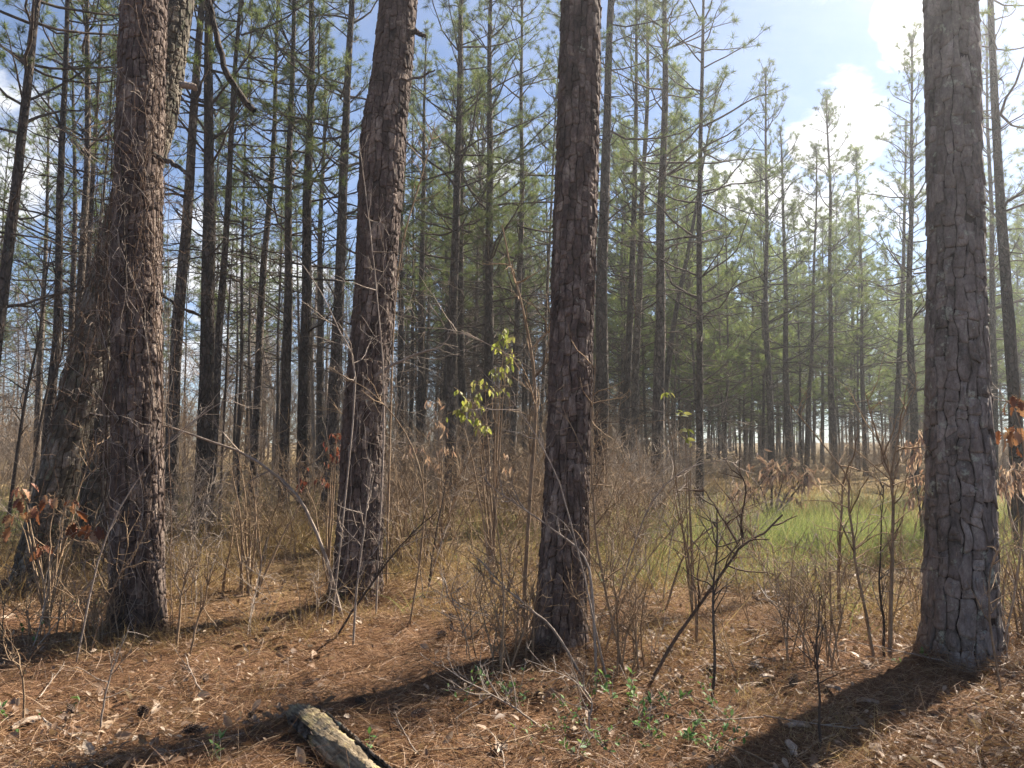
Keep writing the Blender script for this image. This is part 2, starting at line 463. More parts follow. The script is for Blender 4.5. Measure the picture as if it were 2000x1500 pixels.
# ------------------------------------------------------------------ pine crowns, shared between trees
def make_crown(seed, H, live, dead, Lmax, whorl=0.42, per=2.9, needles=36, nl=0.17, nw=0.0070, tuft_gap=0.19, tip=True):
    rng = np.random.default_rng(seed)
    mb = MB()
    zs = []
    z = dead * H
    while z < H - 0.25:
        zs.append(z + rng.uniform(-0.2, 0.2))
        z += whorl * (1.0 if z > live * H else 0.75) * rng.uniform(0.75, 1.25) * (0.6 + 0.4 * (1 - z / H) + 0.15)
    tp, td = [], []
    for z in zs:
        is_live = z > live * H * rng.uniform(0.9, 1.12)
        tt = np.clip((z - live * H) / (H - live * H), 0, 1)
        n = rng.poisson(per if is_live else per * 0.85)
        if n == 0:
            continue
        az = rng.uniform(0, 2 * PI) + np.arange(n) * 2 * PI / n + rng.normal(0, 0.6, n)
        L = Lmax * (0.16 + 0.84 * (1 - tt) ** 0.75) * rng.uniform(0.35, 1.15, n)
        if not is_live:
            L *= rng.uniform(0.25, 0.95, n)
        el = R_(2) + R_(48) * tt + rng.normal(0, 0.27, n) + (0.0 if is_live else rng.uniform(-0.1, 0.35))
        d = np.stack([np.cos(az) * np.cos(el), np.sin(az) * np.cos(el), np.sin(el)], -1)
        st = np.tile([0, 0, z], (n, 1)) + rng.normal(0, 0.04, (n, 3)) * [0, 0, 1]
        K = 7
        P = curves(rng, st, d, L, K, 0.17, 0.10 if is_live else rng.uniform(-0.08, 0.06))
        r0 = 0.006 + 0.0095 * L
        Rr = r0[:, None] * np.linspace(1, 0.22, K) ** 0.9
        mb.add(*tubes(P, Rr, 4), mat=0)
        # branchlets: some limbs thickly clothed, some nearly bare
        full = rng.choice([0.5, 0.9, 1.0, 1.0], n)
        for i in range(n):
            m = max(2, int(L[i] / (tuft_gap if is_live else 0.24)))
            p, tg, t, _ = sample_along(rng, P[i:i + 1], m, 0.34 if is_live else 0.25, 1.0)
            side = norm(np.cross(tg, [0, 0, 1.0])) * rng.choice([-1, 1], m)[:, None]
            bd = norm(tg * rng.uniform(0.5, 1.1, m)[:, None] + side * rng.uniform(0.3, 1.0, m)[:, None] + np.array([0, 0, 1.0]) * rng.uniform(-0.1, 0.55, m)[:, None])
            bl = (0.12 + 0.42 * (1.05 - t) * L[i]) * rng.uniform(0.5, 1.2, m)
            BP = curves(rng, p, bd, bl, 4, 0.16, 0.10 if is_live else 0.0)
            mb.add(*tubes(BP, (0.0030 + 0.0045 * bl)[:, None] * np.array([1, 0.8, 0.6, 0.4]), 3), mat=0)
            if is_live:
                keep = rng.random(m) < full[i]
                tp.append(BP[keep, -1])
                td.append(norm(BP[keep, -1] - BP[keep, -2]))
                lg = keep & (bl > 0.5)
                tp.append((BP[lg, -2] + BP[lg, -1]) / 2 + rng.normal(0, 0.05, (lg.sum(), 3)))
                td.append(norm(BP[lg, -1] - BP[lg, -2] + rng.normal(0, 0.5, (lg.sum(), 3))))
            else:
                q, tg2, _, _ = sample_along(rng, BP, 3, 0.25, 1.0)
                d2 = norm(tg2 + rng.normal(0, 0.6, tg2.shape))
                SP = curves(rng, q, d2, np.repeat(bl, 3) * rng.uniform(0.3, 0.8, len(q)), 3, 0.2, 0)
                mb.add(*tubes(SP, np.full((len(q), 3), 0.0028), 3), mat=0)
        if is_live:
            tp.append(P[:, -1])
            td.append(norm(P[:, -1] - P[:, -2]))
    if tip:
        k = 40
        hh = rng.uniform(0, 1, k) ** 1.3 * 1.6
        tp.append(np.stack([rng.normal(0, 0.05, k) + rng.normal(0, 0.12, k) * hh, rng.normal(0, 0.05, k) + rng.normal(0, 0.12, k) * hh, H - hh], -1))
        td.append(norm(np.stack([rng.normal(0, 0.3, k), rng.normal(0, 0.3, k), np.ones(k)], -1)))
    tp, td = np.vstack(tp), np.vstack(td)
    N = len(tp)
    o = np.repeat(tp, needles, 0)
    a = np.repeat(td, needles, 0)
    nd = norm(a * rng.uniform(0.0, 1.35, (N * needles, 1)) + rand_unit(rng, N * needles) * 0.95)
    o = o - a * rng.uniform(0, 0.07, (N * needles, 1))
    ln = nl * rng.uniform(0.7, 1.15, (N * needles, 1)) * np.repeat(rng.uniform(0.6, 1.25, (N, 1)), needles, 0)
    tipp = o + nd * ln - np.array([0, 0, 1.0]) * ln * rng.uniform(0, 0.22, (N * needles, 1))
    sd = norm(np.cross(nd, rand_unit(rng, N * needles))) * nw / 2
    V = np.stack([o - sd, o + sd, tipp], 1).reshape(-1, 3)
    F = np.arange(len(V)).reshape(-1, 3)
    mb.add(V, F, mat=1, smooth=False)
    return mb, (N, len(F))


CROWN_H = 15.0
crown_specs = [  # seed, live crown from, dead limbs from, longest limb
    dict(seed=11, H=15.0, live=0.41, dead=0.24, Lmax=2.5),
    dict(seed=12, H=15.0, live=0.48, dead=0.27, Lmax=2.2),
    dict(seed=13, H=15.0, live=0.36, dead=0.20, Lmax=2.9),
    dict(seed=14, H=15.0, live=0.44, dead=0.25, Lmax=2.3),
    dict(seed=15, H=15.0, live=0.58, dead=0.34, Lmax=2.0),
    dict(seed=16, H=15.0, live=0.37, dead=0.22, Lmax=2.6, per=3.3),
]
CROWNS = []
for s in crown_specs:
    mb, info = make_crown(**s)
    CROWNS.append(mb.mesh('pine_crown', [M['twig_dark'], M['needle']]))
# younger, greener pines of the far stand: fewer, broader needles coloured lighter as if backlit, limbs from low down
FAR_CROWNS = []
for s in (dict(seed=31, H=15.0, live=0.27, dead=0.17, Lmax=2.5), dict(seed=32, H=15.0, live=0.36, dead=0.20, Lmax=2.3),
          dict(seed=33, H=15.0, live=0.20, dead=0.12, Lmax=2.7), dict(seed=34, H=15.0, live=0.43, dead=0.25, Lmax=2.1)):
    mb, info = make_crown(**s, needles=26, nl=0.21, nw=0.014, tuft_gap=0.20, per=3.5)
    FAR_CROWNS.append(mb.mesh('pine_crown', [M['twig_dark'], M['needle_young_backlit']]))


def make_bole(seed, H, r0, S=10, K=26):
    """Slightly crooked tapering bole with a flared foot, standing on the origin."""
    rng = np.random.default_rng(seed)
    z = np.concatenate([[-0.15, 0, 0.12, 0.3, 0.6], np.linspace(1.0, H, K)])
    r = r0 * (1 - 0.86 * np.clip(z / H, 0, 1) ** 0.95) * (1 + 0.35 * np.exp(-np.maximum(z, 0) / 0.22)) + 0.004
    ph = rng.uniform(0, 6, 4)
    env = np.clip(z / 3, 0, 1)
    wx = 0.035 * (np.sin(z * 0.55 + ph[0]) - np.sin(ph[0])) * env + 0.02 * np.sin(z * 1.3 + ph[1]) * env
    wy = 0.035 * (np.sin(z * 0.5 + ph[2]) - np.sin(ph[2])) * env
    P = np.stack([wx, wy, z], -1)[None]
    V, q = tubes(P, r[None], S)
    c = np.repeat(P[0], S, 0)
    off = V - c
    V = c + off * (1 + rng.normal(0, 0.055, (len(V), 1)))
    return MB().add(V, q)


BOLES = {}


def bole_mesh(r0, H):
    key = (round(r0, 2), round(H))
    if key not in BOLES:
        BOLES[key] = make_bole(len(BOLES) + 500, float(key[1]), key[0]).mesh('pine_bole', M['bark_far'])
    return BOLES[key]


def pine(label, base, H, r0, lean=(0.0, 0.0), rz=0.0, crowns=None, ci=0, group=None, cat='pine tree'):
    """lean: sideways and depth offset per metre of height."""
    o = thing('pine_tree', label, cat, (base[0], base[1], float(gz(base[0], base[1]))), group)
    up = Vector((lean[0], lean[1], 1.0)).normalized()
    o.rotation_mode = 'QUATERNION'
    o.rotation_quaternion = Vector((0, 0, 1)).rotation_difference(up) @ Quaternion((0, 0, 1), rz)
    link('trunk', bole_mesh(r0, H), o, scale=(1, 1, (H - 0.15) / round(H)))
    cs = H / CROWN_H
    link('crown', (crowns or CROWNS)[ci % len(crowns or CROWNS)], o, scale=(cs ** 0.5, cs ** 0.5, cs))
    return o


def px_pine(label, x0, x1, y1, Y, wpx, H, ci, crowns=None, y0=700, group=None):
    """Pine whose bole crosses photo row y0 at x0 and row y1 at x1, standing Y metres away."""
    a, s = at(x0, y0, Y)
    b, _ = at(x1, y1, Y)
    lx = (b[0] - a[0]) / (b[2] - a[2])
    bx = a[0] - lx * a[2]
    r0 = wpx * s / 2 * 1.08 * math.cos(math.atan((x0 - 1000) / FPX))
    return pine(label, (bx, Y), H, r0, (lx, 0.0), (ci * 2.4 + x0) % 6.28, crowns, ci, group)


# the pines of the middle distance, one by one
MID = [
    # label, x at row 700, x at row y1, y1, distance, width px, height, crown
    ('dark pine at the left edge of the photo, leaning to the right', -10, 66, 0, 10.0, 30, 12.2, 1),
    ('thin dark pine left of the leaning pine, nearest the left edge but one', 98, 128, 100, 12.5, 22, 12.2, 4),
    ('straight slim pine rising behind the middle of the leaning pine', 148, 166, 0, 14.0, 21, 13.2, 3),
    ('slender pine just left of the top of the leaning pine', 172, 190, 200, 16.0, 16, 12.2, 1),
    ('dark pine just to the right of the vine covered trunk', 348, 383, 100, 12.0, 27, 12.7, 4),
    ('stout dark pine behind the hanging broken branch', 401, 418, 0, 12.0, 32, 12.7, 1),
    ('thin pine leaning right, beside the hanging broken branch', 428, 476, 0, 12.6, 17, 12.2, 4),
    ('slim pine with gaps of sky to its left, between vine tree and bulging pine', 508, 532, 200, 15.0, 17, 12.2, 3),
    ('slender pine with a hooked dead limb beside the patch of blue sky', 560, 576, 0, 14.5, 20, 12.7, 0),
    ('straight dark pine midway between hanging branch and bulging pine', 597, 609, 0, 14.5, 27, 13.2, 1),
    ('faint slim pine left of the bulging pine, half hidden', 628, 636, 200, 21.0, 17, 12.7, 3),
    ('tall pine hard against the left side of the bulging pine', 655, 692, 0, 14.0, 27, 13.2, 0),
    ('thin pine just right of the bulging pine', 786, 792, 200, 22.0, 15, 12.7, 5),
    ('thin brown pine in the thicket, second right of the bulging pine', 822, 830, 200, 20.0, 16, 12.2, 2),
    ('straight greenish pine left of the yellow leaves', 884, 896, 0, 15.0, 22, 13.2, 0),
    ('slim pine touching the straight greenish pine on its right', 905, 903, 300, 19.0, 17, 12.2, 3),
    ('pine rising directly behind the yellow leaved sapling', 951, 961, 0, 16.0, 21, 13.2, 5),
    ('very slim pine left of the thick centre pine', 1004, 1019, 0, 17.0, 15, 12.7, 2),
    ('mottled grey pine close behind the thick centre pine', 1178, 1198, 0, 14.0, 29, 13.2, 4),
    ('first of two thin parallel pines right of the mottled grey pine', 1226, 1241, 100, 18.0, 18, 12.7, 4),
    ('second of two thin parallel pines right of the mottled grey pine', 1247, 1264, 100, 18.6, 17, 13.2, 1),
    ('straight strong pine halfway between centre pine and far right pine', 1289, 1299, 0, 15.5, 25, 13.2, 3),
    ('slim pine with wide spreading limbs at the edge of the open sky', 1369, 1376, 0, 15.5, 16, 12.7, 2),
    ('pine leaning right behind the slim pine with spreading limbs', 1312, 1345, 500, 22.0, 14, 11.7, 4),
    ('short pine with dark bole left of the tallest pointed tip', 1504, 1497, 300, 23.0, 14, 12.5, 5),
    ('pine with a forked bole under the big white cloud', 1536, 1528, 400, 25.0, 14, 11.5, 2),
    ('pine with the tallest pointed tip against the white cloud', 1626, 1616, 200, 25.0, 13, 12.8, 0),
    ('thin crooked pine left of the pine with the pointed tip', 1582, 1590, 400, 24.0, 10, 10.5, 4),
    ('bushy pine close to the left side of the far right trunk', 1786, 1782, 300, 19.0, 19, 11.5, 5),
    ('pine with dense green limbs behind the far right trunk', 1755, 1768, 300, 27.0, 14, 12.5, 2),
    ('grey pine leaning left at the right edge of the photo', 1976, 1942, 0, 12.5, 29, 12.7, 4),
    ('pine half hidden behind the right side of the far right trunk', 1938, 1930, 300, 20.0, 16, 12.2, 5),
]
taken = []
for i, (lb, x0, x1, y1, Y, wp, H, ci) in enumerate(MID):
    o = px_pine(lb, x0, x1, y1, Y, wp, H, ci)
    taken.append((o.location.x, o.location.y))

# the crowded stand further back, trees nothing tells apart
rng = np.random.default_rng(77)
zones = [
    # label, group, px range, distance range, heights, count, crowns
    ('slender dark pine crowded in the far stand left of the bulging pine', 'far pines left of the bulging pine', (-150, 690), (17, 48), (10.5, 13.5), 52, CROWNS[:5]),
    ('slender brown pine crowded in the far stand between bulging and centre pine', 'far pines between bulging and centre pine', (770, 1080), (18, 46), (10.5, 13.0), 58, CROWNS[:4]),
    ('slim far pine in the stand just right of the thick centre pine', 'far pines right of the centre pine', (1150, 1420), (22, 50), (10.5, 13.5), 38, FAR_CROWNS),
    ('slim hazy pine in the far stand beyond the grassy opening', 'far pines beyond the grassy opening', (1380, 1830), (28, 68), (9.0, 12.5), 84, FAR_CROWNS),
    ('slim hazy pine in the far stand right of the far right trunk', 'far pines right of the far right trunk', (1880, 2160), (24, 52), (10.5, 13.5), 20, FAR_CROWNS),
]
def shades(x, y, H):
    t = np.linspace(0.35, 1.0, 12) * H / math.tan(SUN_EL)
    sx, sy = x - math.sin(SUN_AZ) * t, y - math.cos(SUN_AZ) * t
    hit = ((np.abs(sx) < 5) & (sy > 3) & (sy < 11)) | ((sx > 1.5) & (sx < 8) & (sy > 8.5) & (sy < 15))
    part = (sx > -7) & (sx < 2) & (sy > 9) & (sy < 16)
    return bool(hit.any()) or (bool(part.any()) and rng.random() < 0.6)


for lb, grp, (xa, xb), (ya, yb), (ha, hb), n, crs in zones:
    k = tries = 0
    while k < n and tries < 6000:
        tries += 1
        Y = math.sqrt(rng.uniform(ya * ya, yb * yb))
        p, s = at(rng.uniform(xa, xb), 850, Y)
        if any((p[0] - a) ** 2 + (Y - b) ** 2 < 1.25 ** 2 for a, b in taken):
            continue
        Ht = rng.uniform(ha, hb)
        if shades(p[0], Y, Ht):
            continue
        taken.append((p[0], Y))
        pine(lb, (p[0], Y), Ht, rng.choice([0.05, 0.05, 0.06, 0.07, 0.09]), (rng.normal(0, 0.022), rng.normal(0, 0.02)),
             rng.uniform(0, 6.28), crs, int(rng.integers(0, len(crs))), grp)
        k += 1


# young bushy pines low in the far stand on the right
for k in range(30):
    Y = rng.uniform(34, 62)
    p, _s = at(rng.uniform(1180, 2080), 850, Y)
    pine('young bushy pine low in the hazy stand behind the grassy opening', (p[0], Y), rng.uniform(4.5, 8.5), rng.choice([0.05, 0.06]), (rng.normal(0, 0.03), rng.normal(0, 0.03)),
         rng.uniform(0, 6.28), FAR_CROWNS, int(rng.choice([0, 2])), 'young pines behind the grassy opening')

# unseen pines sunward of the frame, some added so their crowns dapple the foreground
for i, (x, y, H) in enumerate(((17.5, 11.0, 16), (16.5, 6.0, 16), (24.5, 19.0, 16), (11.4, 11.6, 14), (13.2, 9.4, 14.5), (9.3, 8.6, 13))):
    pine('unseen tall pine outside the picture, its shade falling in from the sunny side', (x, y), H, 0.14, (0, 0), i * 1.3, CROWNS, i, 'unseen shade pines beyond the right edge')


# ------------------------------------------------------------------ the big near pines with bark plates
def clip_poly(poly, a, b, c):
    """Keep the side a*x+b*y<=c."""
    out = []
    n = len(poly)
    for i in range(n):
        p, q = poly[i], poly[(i + 1) % n]
        fp, fq = a * p[0] + b * p[1] - c, a * q[0] + b * q[1] - c
        if fp <= 0:
            out.append(p)
        if (fp < 0 < fq) or (fq < 0 < fp):
            t = fp / (fp - fq)
            out.append((p[0] + (q[0] - p[0]) * t, p[1] + (q[1] - p[1]) * t))
    return out


def near_pine(label, rows, Y, cell, mat, seed, H=19.0, crown=0, relief=(0.004, 0.012), gap=0.0020, wander=0.24):
    """rows: (centre px, row px, width px) from the foot upwards, measured at distance Y."""
    rng = np.random.default_rng(seed)
    pts = []
    for cx, py, wp in rows:
        p, s = at(cx, py, Y)
        pts.append((p[0], p[2], wp * s / 2 * math.cos(math.atan((cx - 1000) / FPX)) - 0.6 * relief[0]))
    pts = np.array(pts)
    base = np.array([pts[0, 0], Y, float(gz(pts[0, 0], Y))])
    zk, xk, rk = pts[:, 1] - base[2], pts[:, 0] - base[0], pts[:, 2]
    zk[0] = 0.0
    ztop = zk[-1]
    sl = (xk[-1] - xk[-2]) / (zk[-1] - zk[-2]) * 0.5
    zk = np.concatenate([[-0.3], zk, [ztop + 3, H]])
    xk = np.concatenate([[xk[0]], xk, [xk[-1] + 3 * sl, xk[-1] + (H - ztop) * sl]])
    rk = np.concatenate([[rk[0] * 1.15], rk, [rk[-1] * 0.88, 0.04]])
    zs = np.linspace(-0.3, H, 400)
    ker = np.hanning(13)
    ker /= ker.sum()
    sm = lambda a: np.convolve(np.pad(np.interp(zs, zk, a), 6, 'edge'), ker, 'valid')
    xs_, rs_ = sm(xk), sm(rk)
    cx = lambda z: np.interp(z, zs, xs_)
    cr = lambda z: np.interp(z, zs, rs_)
    ph = rng.uniform(0, 6, 5)

    def lobes(th, z):
        return 1 + (0.06 + 0.09 * np.sin(4 * th + ph[0]) + 0.06 * np.sin(7 * th + ph[1] + z)) * np.exp(-np.maximum(z, 0) / 0.16) + 0.02 * np.sin(2 * th + ph[2] + 1.2 * z)

    root = thing('pine_tree', label, 'pine tree', base)
    # the bole under the plates
    zc = np.concatenate([np.linspace(-0.3, ztop + 1.5, 70), np.linspace(ztop + 1.6, H, 16)])
    th = np.arange(36) * 2 * PI / 36
    TH, ZC = np.meshgrid(th, zc)
    rr = cr(ZC) * lobes(TH, ZC) - relief[1] * 0.65 + rng.normal(0, 0.002, ZC.shape)
    V = np.stack([cx(ZC) + rr * np.cos(TH), rr * np.sin(TH), ZC], -1).reshape(-1, 3)
    idx = np.arange(len(V)).reshape(ZC.shape)
    q = np.stack([idx[:-1], np.roll(idx[:-1], -1, 1), np.roll(idx[1:], -1, 1), idx[1:]], -1).reshape(-1, 4)
    trunk = MB().add(V, q).build('trunk', M['bark_groove'], root)
    # plates: wandering columns parted by fissures, each column broken across at uneven heights
    rm = float(np.mean(rk[1:-2]))
    circ = 2 * PI * rm
    cw, ch = cell
    ncol = max(7, round(circ / cw))
    cwid = circ / ncol
    wob = [(rng.uniform(0, 6.28, 3), rng.uniform(0.7, 1.3, 3)) for _ in range(ncol)]

    def edge(c, z):
        p, f = wob[c % ncol]
        return (c + wander * (0.55 * np.sin(2.2 * f[0] / ch * z * 0.45 + p[0]) + 0.45 * np.sin(5.1 * f[1] / ch * z * 0.45 + p[1]) + 0.25 * np.sin(11 * f[2] / ch * z * 0.45 + p[2]))) * cwid
    cells = []
    for c in range(ncol):
        z = -0.25 + rng.uniform(0, ch)
        sl0 = rng.normal(0, 0.16) * cw
        while z < ztop + 1.2:
            z1_ = z + ch * rng.choice([0.45, 0.7, 1.0, 1.3, 1.7]) * rng.uniform(0.85, 1.15)
            sl1 = rng.normal(0, 0.16) * cw
            cells.append((c, z, z1_, sl0, sl1))
            z, sl0 = z1_, sl1
    view_az = math.atan2(-Y, -base[0])
    cells.sort(key=lambda q: -math.cos((q[0] + 0.5) * cwid / rm - view_az) + (1.5 if q[1] > ztop else 0))
    back = MB()
    nplate = 0
    for c, za, zb, sa, sb in cells:
        n = 16
        zl = np.linspace(za - sa, zb - sb, 5)
        zr = np.linspace(zb + sb, za + sa, 5)
        lft = np.stack([edge(c, zl), zl], -1)
        rgt = np.stack([edge(c + 1, zr), zr], -1)
        top = lft[-1:] + (rgt[:1] - lft[-1:]) * np.array([[0.25], [0.5], [0.75]])
        bot = rgt[-1:] + (lft[:1] - rgt[-1:]) * np.array([[0.25], [0.5], [0.75]])
        ring = np.vstack([lft, top, rgt, bot])
        c0 = ring.mean(0)
        half = np.array([cwid, zb - za]) / 2
        cut = np.array([0, 4, 8, 12])
        ring[cut] += (c0 - ring[cut]) * rng.uniform(0.0, 0.10, (4, 1))
        ring = c0 + (ring - c0) * (1 - np.array([gap, -0.0015]) / half)
        ring += rng.normal(0, 0.030 * cw, ring.shape)
        size = math.sqrt(cwid * (zb - za))
        ring = ring[::-1]
        dv = ring - c0
        dl = np.linalg.norm(dv, axis=1, keepdims=True)
        hp = rng.uniform(*relief)
        inset = lambda g: c0 + dv * np.maximum((dl - g) / np.maximum(dl, 1e-4), 0.1)
        tilt = np.array([rng.normal(0, 0.05), -abs(rng.normal(0.05, 0.05))])
        hgt = lambda p, h: h + (p - c0) @ tilt

        def surf(p2, h):
            thh = p2[:, 0] / rm
            z = p2[:, 1]
            r = cr(z) * lobes(thh, z) + h
            return np.stack([cx(z) + r * np.cos(thh), r * np.sin(thh), z], -1)
        r0_, r1_, r2_ = inset(0.0), inset(0.0014), inset(0.0014 + 0.28 * float(dl.mean()))
        rings = [surf(r0_, np.full(n, -relief[1])), surf(r1_, hgt(r1_, hp * 0.9) + rng.normal(0, 0.0012, n)), surf(r2_, hgt(r2_, hp) + rng.normal(0, 0.0018, n)),
                 surf(c0[None], np.array([hp + rng.normal(0, 0.002)]))]
        off = np.concatenate([[0], np.cumsum([len(a) for a in rings])])
        k = np.arange(n)
        k2 = (k + 1) % n
        mb = MB()
        mb.add(np.vstack(rings), np.stack([k, k2, k2 + n, k + n], -1), smooth=False)
        mb.f[4].append((np.stack([k + n, k2 + n, k2 + 2 * n, k + 2 * n], -1), 0, True))
        mb.f[3].append((np.stack([k + 2 * n, k2 + 2 * n, np.full(n, 3 * n)], -1), 0, True))
        th0 = c0[0] / rm
        facing = math.sin(th0) * -1 + math.cos(th0) * (-base[0] / Y)
        seen = facing > -0.12 and c0[1] < ztop + 0.25
        for _f in range(int(rng.choice([0, 1, 1, 2, 2])) if seen else 0):      # loose flakes lying on the plate
            fo = c0 + dv * rng.uniform(0.25, 0.62) + rng.normal(0, 0.16, 2) * size
            fh = hp + rng.uniform(0.002, 0.006)
            fb = c0 + (fo - c0) * 1.0
            ft = fo.mean(0) + (fo - fo.mean(0)) * 0.86
            mb.add(np.vstack([surf(fb, np.full(n, hp * 0.7)), surf(ft, np.full(n, fh) + (ft - ft.mean(0)) @ rng.normal(0, 0.10, 2)), surf(ft.mean(0)[None], np.array([fh]))]),
                   np.stack([k, k2, k2 + n, k + n], -1), smooth=False)
            mb.f[3].append((np.stack([k + n, k2 + n, np.full(n, 2 * n)], -1) + mb.n - 2 * n - 1, 0, True))
        if seen and nplate < 300:
            mb.build('bark_plate', mat, trunk)
            nplate += 1
        else:
            back.merge(mb)
    o = back.build('bark_plate', mat, trunk)
    o['kind'] = 'stuff'
    o['label'] = 'bark plates on the far side and top of the bole'
    cs = H / CROWN_H
    zc0 = 9.0
    link('crown', CROWNS[crown], root, loc=(float(cx(H * 0.75)), 0, H * 0.34), scale=(1.35, 1.35, (H * 0.66) / CROWN_H))
    return root, base, cx, cr


T = {}
T['vine'] = near_pine('dark upright pine smothered in bare vines, left of the photo',
                      [(268, 1232, 116), (268, 1150, 106), (269, 1025, 103), (268, 762, 101), (267, 525, 98), (273, 262, 92), (281, 0, 88)],
                      gp(268, 1232)[1], (0.056, 0.110), M['bark_red'], 1, crown=1)
T['lean'] = near_pine('leaning pine with sunlit grey bark, left of the vine covered trunk',
                      [(62, 1150, 92), (88, 1030, 84), (128, 880, 80), (163, 740, 82), (200, 600, 82), (254, 400, 84), (302, 240, 86), (337, 0, 82)],
                      gp(62, 1150)[1], (0.066, 0.120), M['bark_moss'], 2, H=18, crown=4)
T['moss'] = near_pine('mossy pine trunk wedged between leaning pine and vine covered trunk',
                      [(180, 1140, 92), (190, 1020, 74), (203, 850, 70), (222, 650, 68), (250, 400, 64), (272, 150, 60), (284, 0, 58)],
                      gp(180, 1140)[1] + 0.5, (0.066, 0.120), M['bark_moss'], 3, H=17, crown=3)
T['bulge'] = near_pine('big pine with a bulging crooked bole and sunlit right side',
                       [(694, 1176, 106), (700, 1100, 92), (704, 1010, 86), (710, 850, 80), (716, 762, 79), (727, 640, 78), (735, 525, 79), (746, 330, 88), (748, 262, 88), (764, 157, 77), (779, 0, 70)],
                       gp(694, 1176)[1], (0.056, 0.105), M['bark_red'], 4, crown=0)
T['centre'] = near_pine('thick straight pine with reddish plated bark in the centre',
                        [(1090, 1270, 114), (1096, 1190, 97), (1104, 1025, 88), (1114, 762, 84), (1120, 525, 82), (1129, 262, 79), (1135, 0, 73)],
                        gp(1090, 1270)[1], (0.052, 0.095), M['bark_red'], 5, crown=2)
T['right'] = near_pine('thickest pine with broad grey brown bark plates, on the far right',
                       [(1879, 1292, 164), (1876, 1180, 147), (1877, 1025, 138), (1870, 762, 127), (1867, 525, 116), (1863, 262, 109), (1857, 0, 105)],
                       gp(1879, 1292)[1], (0.072, 0.140), M['bark_grey'], 6, crown=3, relief=(0.004, 0.011), gap=0.0022, wander=0.30)


def limb(parent_key, name, path, Y, wpx, mat, label=None, S=7, seed=0, taper=0.35, twigs=0):
    """Dead limb that belongs to a near pine, drawn at distance Y."""
    root, base = T[parent_key][:2]
    P = np.array([at(x, y, Y)[0] for x, y in path]) - base
    s = at(path[0][0], path[0][1], Y)[1]
    n = 16
    C = catmull(P, n)
    rng = np.random.default_rng(seed + 900)
    C[1:-1] += rng.normal(0, 0.006, (n - 2, 3))
    rr = wpx * s / 2 * np.linspace(1, taper, n) * rng.uniform(0.88, 1.14, n)
    mb = MB().add(*tubes(C[None], rr[None], S))
    if twigs:
        p, tg, t, _ = sample_along(rng, C[None], twigs, 0.25, 0.98)
        d = norm(tg + rand_unit(rng, twigs) * 0.9)
        TP = curves(rng, p, d, rng.uniform(0.1, 0.45, twigs), 5, 0.25)
        mb.add(*tubes(TP, np.full((twigs, 5), 0.0028) * np.linspace(1, 0.5, 5), 3))
    o = mb.build(name, mat, root)
    if label:
        o['label'] = label


limb('lean', 'broken_branch', [(352, -190), (388, -60), (412, 20), (424, 75), (438, 130), (466, 180), (497, 216)], 7.6, 11, M['bark_far'], 'broken dead branch hanging down against the sky', taper=1.15, seed=1)
limb('lean', 'branch_stub', [(352, 165), (372, 168), (384, 172)], 7.75, 15, M['twig_pale'], taper=0.7, seed=2)
limb('vine', 'branch_stub', [(300, 300), (345, 325), (372, 345)], 6.3, 11, M['bark_far'], taper=0.5, seed=3)
limb('bulge', 'branch_stub', [(795, 62), (818, 64), (832, 72)], 7.4, 14, M['bark_far'], taper=0.4, seed=4)
limb('bulge', 'dead_branch', [(735, 735), (770, 712), (815, 690), (862, 675), (878, 655)], 7.1, 7, M['twig_pale'], 'pale dead branch curving up to the right', taper=0.3, seed=5, twigs=6)
limb('bulge', 'dead_branch', [(783, 160), (820, 150), (850, 136)], 7.4, 6, M['twig_dark'], taper=0.5, seed=6)


# ------------------------------------------------------------------ vines on the trunks
def vine(label, key, n, r, zr, th_range, seed, mat, loops=0, wander=0.25, out=(0.01, 0.05), stray=0):
    root, base, cx, cr = T[key]
    rng = np.random.default_rng(seed)
    o = thing('climbing_vine', label, 'vine', base)
    K = 26
    mb = MB()
    z0 = rng.uniform(zr[0], zr[0] + 0.6 * (zr[1] - zr[0]) * (n > 3), n)
    if n > 3:
        z0[: n // 3] = zr[0]
    z1 = np.minimum(z0 + rng.uniform(0.35, 1.0, n) * (zr[1] - zr[0]), zr[1])
    t = np.linspace(0, 1, K)
    Z = z0[:, None] + (z1 - z0)[:, None] * t + np.cumsum(rng.normal(0, 0.02, (n, K)), 1)
    Z = np.maximum(Z, -0.02)
    TH = rng.uniform(*th_range, n)[:, None] + np.cumsum(rng.normal(0, wander, (n, K)), 1) * 0.5
    OUT = rng.uniform(*out, (n, 1)) + np.abs(np.cumsum(rng.normal(0, 0.008, (n, K)), 1))
    RR = cr(Z) + OUT + r
    P = np.stack([cx(Z) + RR * np.cos(TH), RR * np.sin(TH), Z], -1)
    rad = r * rng.uniform(0.55, 1.2, (n, 1)) * np.linspace(1, 0.6, K)
    mb.add(*tubes(P, rad, 5))
    mb.build('stem', mat, o)
    if loops:
        p, tg, tt, _ = sample_along(rng, P, loops, 0.05, 0.98)
        m = len(p)
        outw = norm(np.stack([p[:, 0] - cx(p[:, 2]), p[:, 1], np.zeros(m)], -1))
        d = norm(outw * rng.uniform(0.2, 1.0, (m, 1)) + rand_unit(rng, m) * 0.9)
        C = curves(rng, p, d, rng.uniform(0.12, 0.65, m), 7, 0.38, -0.08)
        tw = MB().add(*tubes(C, np.full((m, 7), 0.0021) * np.linspace(1.1, 0.6, 7), 3))
        q, tg2, _, _ = sample_along(rng, C, 2, 0.3, 1.0)
        C2 = curves(rng, q, norm(tg2 + rand_unit(rng, len(q))), rng.uniform(0.06, 0.28, len(q)), 5, 0.35, -0.05)
        tw.add(*tubes(C2, np.full((len(q), 5), 0.0016), 3))
        tw.build('tendrils', mat, o)
    return o


